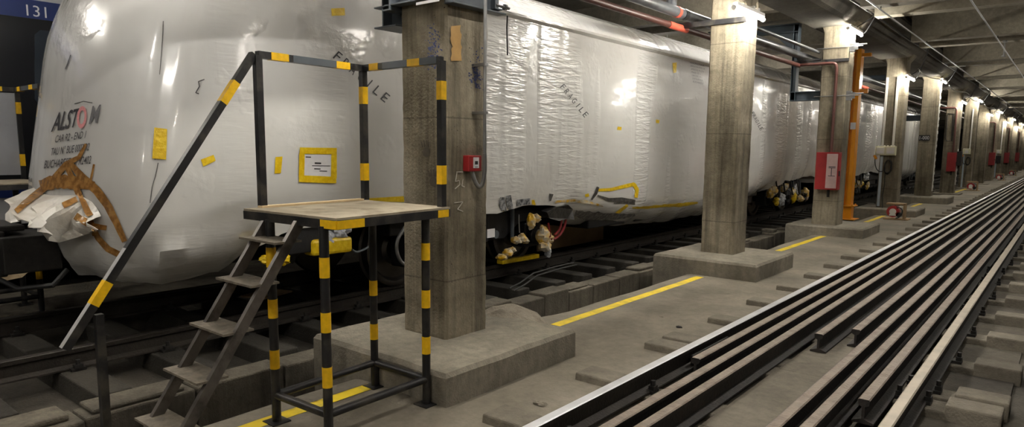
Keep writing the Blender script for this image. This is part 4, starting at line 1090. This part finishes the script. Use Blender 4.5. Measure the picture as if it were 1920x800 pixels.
# red pipe bending down to the hydrant cabinet on column three, again on later columns
def cabinet(i, label, w=.4, first=False):
    y = COLY[i]; x0 = -3.94 if first else -3.82; t = thing('hydrant_cabinet', label, 'cabinet', ((x0 + x0 + w) / 2, y, 1.1), 'red hydrant cabinets')
    m = MB(); m.box(x0, x0 + w, y - .2, y - .001, .73, 1.46); m.build('cabinet_body', M['red'], t, bevel=.006)
    if first:
        m = MB(); m.box(x0 + w * .48, x0 + w - .02, y - .206, y - .2, .76, 1.43); d = m.build('door_panel', M['pinkpanel'], t, label='faded pink door panel')
        m = MB()
        for zz, h in ((1.17, .015), (1.15, .01), (.995, .012)): m.box(x0 + w * .58, x0 + w * .88, y - .209, y - .206, zz, zz + h)
        m.box(x0 + w * .7, x0 + w * .73, y - .209, y - .206, 1.0, 1.16)
        m.build('printed_line', M['ink'], d)
    m = MB(); m.box(x0 + w - .02, x0 + w + .012, y - .16, y - .1, 1.0, 1.1); m.build('handle', M['iron'], t)
    p = MB(); xp = x0 + w * .55
    p.tube([(COLX0 - .38, y - .06, 3.175)] + [(xp - .12, y - .06, 3.175)] + bez((xp - .12, y - .06, 3.175), (xp - .02, y - .06, 3.175), (xp, y - .06, 3.16), (xp, y - .06, 2.98), 8) + [(xp, y - .06, 1.46)], .03, 10)
    tag(p.build('hydrant_pipe', M['redpipe'], smooth=True), f'brownish pipe bending down to the cabinet of the {ORD[i]} column', 'pipe', 'hydrant pipes')
    p = MB(); p.cyl((xp, y - .06, .73), (xp, y - .06, .58), .025, 10); p.build('drain_pipe', M['iron'], t)
cabinet(2, 'red hydrant cabinet with a pink door panel, left of the orange post', .42, True)
cabinet(5, 'red hydrant cabinet on the sixth column, nearest plain red one', .3)
cabinet(8, 'red hydrant cabinet on the ninth column', .3)
cabinet(10, 'red hydrant cabinet on the eleventh column', .3)
cabinet(12, 'red hydrant cabinet on the thirteenth column, smallest in view', .3)

# ---------------------------------------------------------------- socket boxes, coiled leads and reels
def sockets(i, label, second):
    y = COLY[i]; xc = -3.86 if not second else -3.78; w = .24 if not second else .15; z = 1.5
    t = thing('socket_box', label, 'socket box', (xc, y, z), 'socket boxes on the columns')
    m = MB(); m.box(xc - w, xc + w, y - .13, y - .001, z - .12, z + .12); m.build('box_body', M['cream'], t, bevel=.008)
    for s in ((-1, 1) if not second else (0,)):
        m = MB(); m.box(xc + s * w * .5 - w * .4, xc + s * w * .5 + w * .4, y - .142, y - .13, z - .085, z + .085); d = m.build('cover', M['white'], t, bevel=.004)
        m = MB(); m.box(xc + s * w * .5 - .07, xc + s * w * .5 + .07, y - .145, y - .142, z - .06, z - .0); m.build('paper_note', M['paper'], d)
    m = MB()
    for k in range(6): m.cyl((xc - w * .8 + w * .32 * k, y - .07, z + .12), (xc - w * .8 + w * .32 * k, y - .07, z + .145), .016, 8)
    m.build('cable_gland', M['white'], t)
    m = MB(); m.cyl((xc - w - .02, y - .07, z - .13), (xc - w + .03, y - .1, z - .22), .035, 10); m.build('plug', M['orange'], t, label='orange plug')
    m = MB()
    for xx in ((xc - .1, xc + .15) if not second else (xc + .1,)): m.box(xx - .024, xx + .024, y - .05, y - .001, z + .12, 3.4)
    tag(m.build('conduit', M['white']), f'white conduits running up from the {label}', 'conduit', 'white conduits')
    m = MB(); m.box(xc - .12, xc - .06, y - .04, y - .001, FLOOR + .2 if i < 5 else FLOOR + .05, z - .14)
    tag(m.build('cable_trunking', M['trunk']), f'pale blue trunking running down from the {label}', 'trunking', 'pale trunkings')
    m = MB(); pts = []
    for k in range(90):
        a = 2 * PI * k / 22; pts.append((xc + .08 + (.08 + .012 * math.sin(k * .7)) * math.cos(a), y - .03 - .0009 * k, z - .42 + .02 * math.sin(k * .31) + (.17 + .01 * math.sin(k * .9)) * math.sin(a)))
    m.tube(pts, .011, 6)
    m.tube(bez((xc - w, y - .09, z - .22), (xc - w + .02, y - .1, z - .6), (xc - .05, y - .08, z - .6), (xc + .02, y - .06, z - .48)), .011, 6)
    m.tube([(xc + .02, y - .06, z - .55), (xc + .03, y - .05, z - .9), (xc, y - .07, z - 1.2), (xc + .05, y - .2, z - 1.5)], .011, 6)
    if i != 9: tag(m.build('coiled_lead', M['rubber'], smooth=True), f'black coiled lead hanging under the {label}', 'cable', 'coiled leads')
sockets(3, 'cream double socket box on the fourth column', False)
sockets(6, 'small socket box on the yellowish seventh column', True)
sockets(9, 'small socket box on the tenth column', True)
def reel(x, y, label):
    t = thing('cable_reel', label, 'cable reel', (x, y, FLOOR), 'cable reels on wooden stands')
    z = FLOOR
    m = MB(); m.box(x - .24, x + .3, y - .18, y + .2, z, z + .03); m.box(x + .17, x + .21, y - .1, y + .14, z + .03, z + .4); m.box(x - .2, x + .21, y - .1, y + .14, z + .36, z + .4); m.build('stand', M['wood'], t, bevel=.004)
    m = MB(); m.cyl((x - .03, y - .2, z + .2), (x - .03, y + .02, z + .2), .14, 20); m.build('drum', M['red'], t, smooth=True)
    m = MB(); m.cyl((x - .03, y - .215, z + .2), (x - .03, y - .2, z + .2), .075, 16); m.box(x - .1, x + .04, y - .22, y - .19, z + .1, z + .14); m.build('hub', M['white'], t)
    m = MB(); m.tube(bez((x + .05, y - .2, z + .3), (x + .25, y - .25, z + .35), (x + .2, y - .25, z + .05), (x + .05, y - .22, z + .05)), .014, 6); m.cyl((x + .1, y - .2, z + .13), (x + .1, y - .1, z + .13), .06, 12); m.build('cable', M['rubber'], t, smooth=True)
reel(-3.28, 18.95, 'red cable reel on a wooden stand in front of the fourth column')
reel(-3.3, 35.4, 'red cable reel on a wooden stand by the seventh column')
reel(-3.3, 49.5, 'small distant red cable reel by the tenth column')
reel(-3.3, 60.0, 'furthest red cable reel, a red dot by the twelfth column')

# number plate, perforated tray on column five, dark boxes
y = COLY[4]
np_ = thing('number_plate', 'small black plate with white digits on the fifth column', 'sign', (-3.86, y, 1.93))
m = MB(); m.box(-4.0, -3.68, y - .012, y - .001, 1.84, 2.02); m.build('plate', M['black'], np_)
flat_text('1-000', 'printed_digits', M['paper'], np_, (-3.975, y - .014, 1.875), (.27, 0, 0), (0, 0, .11))
def tray(i, z0, z1, yy, label):
    x = XF; m = MB(); m.box(x, x + .012, yy - .06, yy + .06, z0, z1)
    z = z0 + .1
    while z < z1: m.box(x + .012, x + .03, yy - .05, yy + .05, z, z + .09); z += .22
    tag(m.build('cable_tray', M['white']), label, 'cable tray', 'cable trays')
tray(4, .2, 3.5, COLY[4] + .2, 'white slatted cable tray on the side of the number plate column')
tray(5, .2, 1.6, COLY[5] + .25, 'white slatted cable tray on the side of the sixth column')
for i, lab in ((5, 'dark grey switch box beside the red cabinet of the sixth column'), (9, 'dark grey switch box under the socket box of the tenth column')):
    yy = COLY[i + 0] if i == 5 else COLY[i]
    m = MB()
    if i == 5: m.box(XF, XF + .16, yy + .02, yy + .3, .95, 1.5)
    else: m.box(-3.9, -3.62, yy - .16, yy - .001, .8, 1.25)
    tag(m.build('switch_box', M['iron'], bevel=.01), lab, 'switch box', 'dark switch boxes')
m = MB(); yy = COLY[5]; m.tube([(-3.95, yy - .03, 2.95), (-3.75, yy - .03, 2.95), (-3.74, yy - .03, 1.9), (-3.9, yy - .03, 1.9), (-3.95, yy - .03, 2.0), (-3.95, yy - .03, 2.9)], .016, 8); tag(m.build('looped_pipe', M['iron'], smooth=True), 'thin dark looped pipe on the sixth column', 'pipe')

# ---------------------------------------------------------------- orange jib post
ox, oy = -4.2, 18.1
op = thing('orange_post', 'tall orange steel crane post between the third and fourth columns', 'crane post', (ox, oy, FLOOR))
m = MB(); m.box(ox - .2, ox + .2, oy - .2, oy + .2, .15, .18)
m.box(ox - .13, ox + .13, oy - .13, oy + .13, FLOOR, .15)
for k in range(4):
    for s in (-.17, .17): m.cyl((ox - .15 + .1 * k, oy + s, .18), (ox - .15 + .1 * k, oy + s, .21), .02, 6)
m.box(ox - .24, ox + .24, oy - .24, oy + .24, FLOOR, FLOOR + .02)
m.build('base', M['orange'], op, bevel=.006)
m = MB(); m.box(ox - .14, ox + .09, oy - .02, oy + .02, .18, 3.95); m.box(ox - .13, ox - .05, oy - .14, oy + .14, .18, 3.95); m.box(ox + .02, ox + .11, oy - .14, oy + .14, .18, 3.95); m.build('mast', M['orange'], op, bevel=.006)
m = MB(); m.cyl((ox, oy, 3.95), (ox, oy, 4.08), .08, 14); m.box(ox - .1, ox + .3, oy - .05, oy + .05, 3.7, 3.78); m.box(ox + .05, ox + .28, oy - .05, oy + .05, 2.85, 2.95); m.build('slewing_bracket', M['orange'], op, bevel=.006)
m = MB(); m.box(ox - .02, ox + .1, oy - .146, oy - .14, 2.0, 2.16); m.build('paper_label', M['paper'], op)
# clamps with threaded rods on column three
y = COLY[2]
cl = thing('rod_clamp', 'galvanised clamp plates with long rods round the third column beside the orange post', 'clamp', (XF, y, 2.9))
for zz in (3.47, 2.55):
    m = MB(); m.box(XF + .002, XF + .1, y + .02, y + .1, zz - .09, zz + .09); m.box(XF + .02, XF + .16, y + .02, y + .03, zz - .06, zz + .06); m.build('clamp_plate', M['galv'], cl, bevel=.004)
    m = MB(); m.cyl((COLX0 - .1, y - .02, zz), (XF + .25, y - .02, zz), .009, 8); m.cyl((XF, y + .06, zz + .04), (XF + .3, y + .06, zz + .04), .012, 8); m.build('threaded_rod', M['galv'], cl)
# ---------------------------------------------------------------- hanging steel frames left of columns three and five
def hang_frame(y, label, brace=True):
    t = thing('hanging_steel_frame', label, 'steel frame', (-4.4, y, 3.2), 'hanging steel frames')
    m = MB(); 
    for dx in (-.09, .0): m.box(-4.5 + dx, -4.49 + dx, y - .09, y + .09, 2.48, 4.0)
    m.box(-4.59, -4.49, y - .008, y + .008, 2.48, 4.0); m.build('upright', M['framesteel'], t, bevel=.004)
    m = MB(); m.box(-4.59, COLX0 - .0, y - .08, y + .08, 2.48, 2.5); m.box(-4.59, COLX0 - .0, y - .008, y + .008, 2.48, 2.66); m.box(-4.59, COLX0 - .0, y - .08, y + .08, 2.65, 2.665); m.build('lower_arm', M['framesteel'], t, bevel=.004)
    m = MB(); m.box(-6.4, -4.49, y - .09, y + .09, 4.0, 4.02); m.box(-6.4, -4.49, y - .008, y + .008, 3.86, 4.0); m.box(-6.4, -4.49, y - .09, y + .09, 3.85, 3.865)
    m.build('upper_arm', M['framesteel'], t, bevel=.004)
    if brace:
        m = MB(); m.prism([(-4.59, 3.85), (-5.0, 3.85), (-4.59, 3.45)], 'y', y - .012, y + .012); m.build('gusset_plate', M['framesteel'], t)
hang_frame(COLY[2] + .1, 'blue grey steel frame hanging left of the shaded third column')
hang_frame(COLY[4] + .1, 'dark steel frame hanging left of the number plate column', False)
# conduits under the ceiling
for x, z, lab in ((-2.82, 3.92, 'long thin conduit under the ceiling beside the beam'), (-1.5, 3.9, 'long thin conduit under the ceiling right of the beam')):
    t = thing('ceiling_conduit', lab, 'conduit', (x, 0, z)); m = MB(); m.cyl((x, -3, z), (x, END, z), .014, 8); m.build('conduit_run', M['galv'], t, smooth=True)
    k_ = 0; y = 8.7
    while y < 60: m = MB(); m.cyl((x, y, z), (x, y, 3.985 if k_ % 2 else 3.985), .008, 6); m.build('hanger', M['iron'], t); y += 4.8
# cables along the beam ledge, drooping between the columns
m = MB(); pts = []
for i, y in enumerate(COLY):
    pts += [(XF + .32, y + .2, 4.08), (XF + .32, y + 2.9, 4.06)]
m.tube(pts, .02, 6); m.tube([(p[0] + .05, p[1], p[2] + .3) for p in pts], .025, 6)
tag(m.build('beam_cable', M['rubber'], smooth=True), 'dark cables fixed along the edge of the beam', 'cable')
m = MB()
for i in range(3, 9):
    m.tube(bez((XF + .22, COLY[i] + .2, 3.6), (XF + .25, COLY[i] + 1.8, 3.35), (XF + .25, COLY[i + 1] - 1.8, 3.75), (XF + .22, COLY[i + 1], 3.65), 16), .012, 6)
tag(m.build('slack_cable', M['white'], smooth=True), 'pale slack cable strung from lamp to lamp along the columns', 'cable')
# sprinkler heads
for k, (px, py) in enumerate(((1885, 75), (1882, 103))):
    P = onz(px, py, 4.0); m = MB(); m.cyl((P.x, P.y, 3.98), (P.x, P.y, 4.56), .02, 8); m.cyl((P.x, P.y, 3.95), (P.x, P.y, 3.99), .05, 10)
    tag(m.build('sprinkler', M['galv'], smooth=True), ['sprinkler head under the ceiling at the right, nearer one', 'sprinkler head under the ceiling at the right, farther one'][k], 'sprinkler', 'sprinkler heads')

# ---------------------------------------------------------------- world and view
w = bpy.data.worlds.new('world'); sc.world = w; w.use_nodes = True
w.node_tree.nodes['Background'].inputs[0].default_value = (.5, .52, .6, 1); w.node_tree.nodes['Background'].inputs[1].default_value = .02
sc.view_settings.view_transform = 'Standard'; sc.view_settings.look = 'None'; sc.view_settings.exposure = .28; sc.view_settings.gamma = 1
sc.view_settings.use_curve_mapping = False
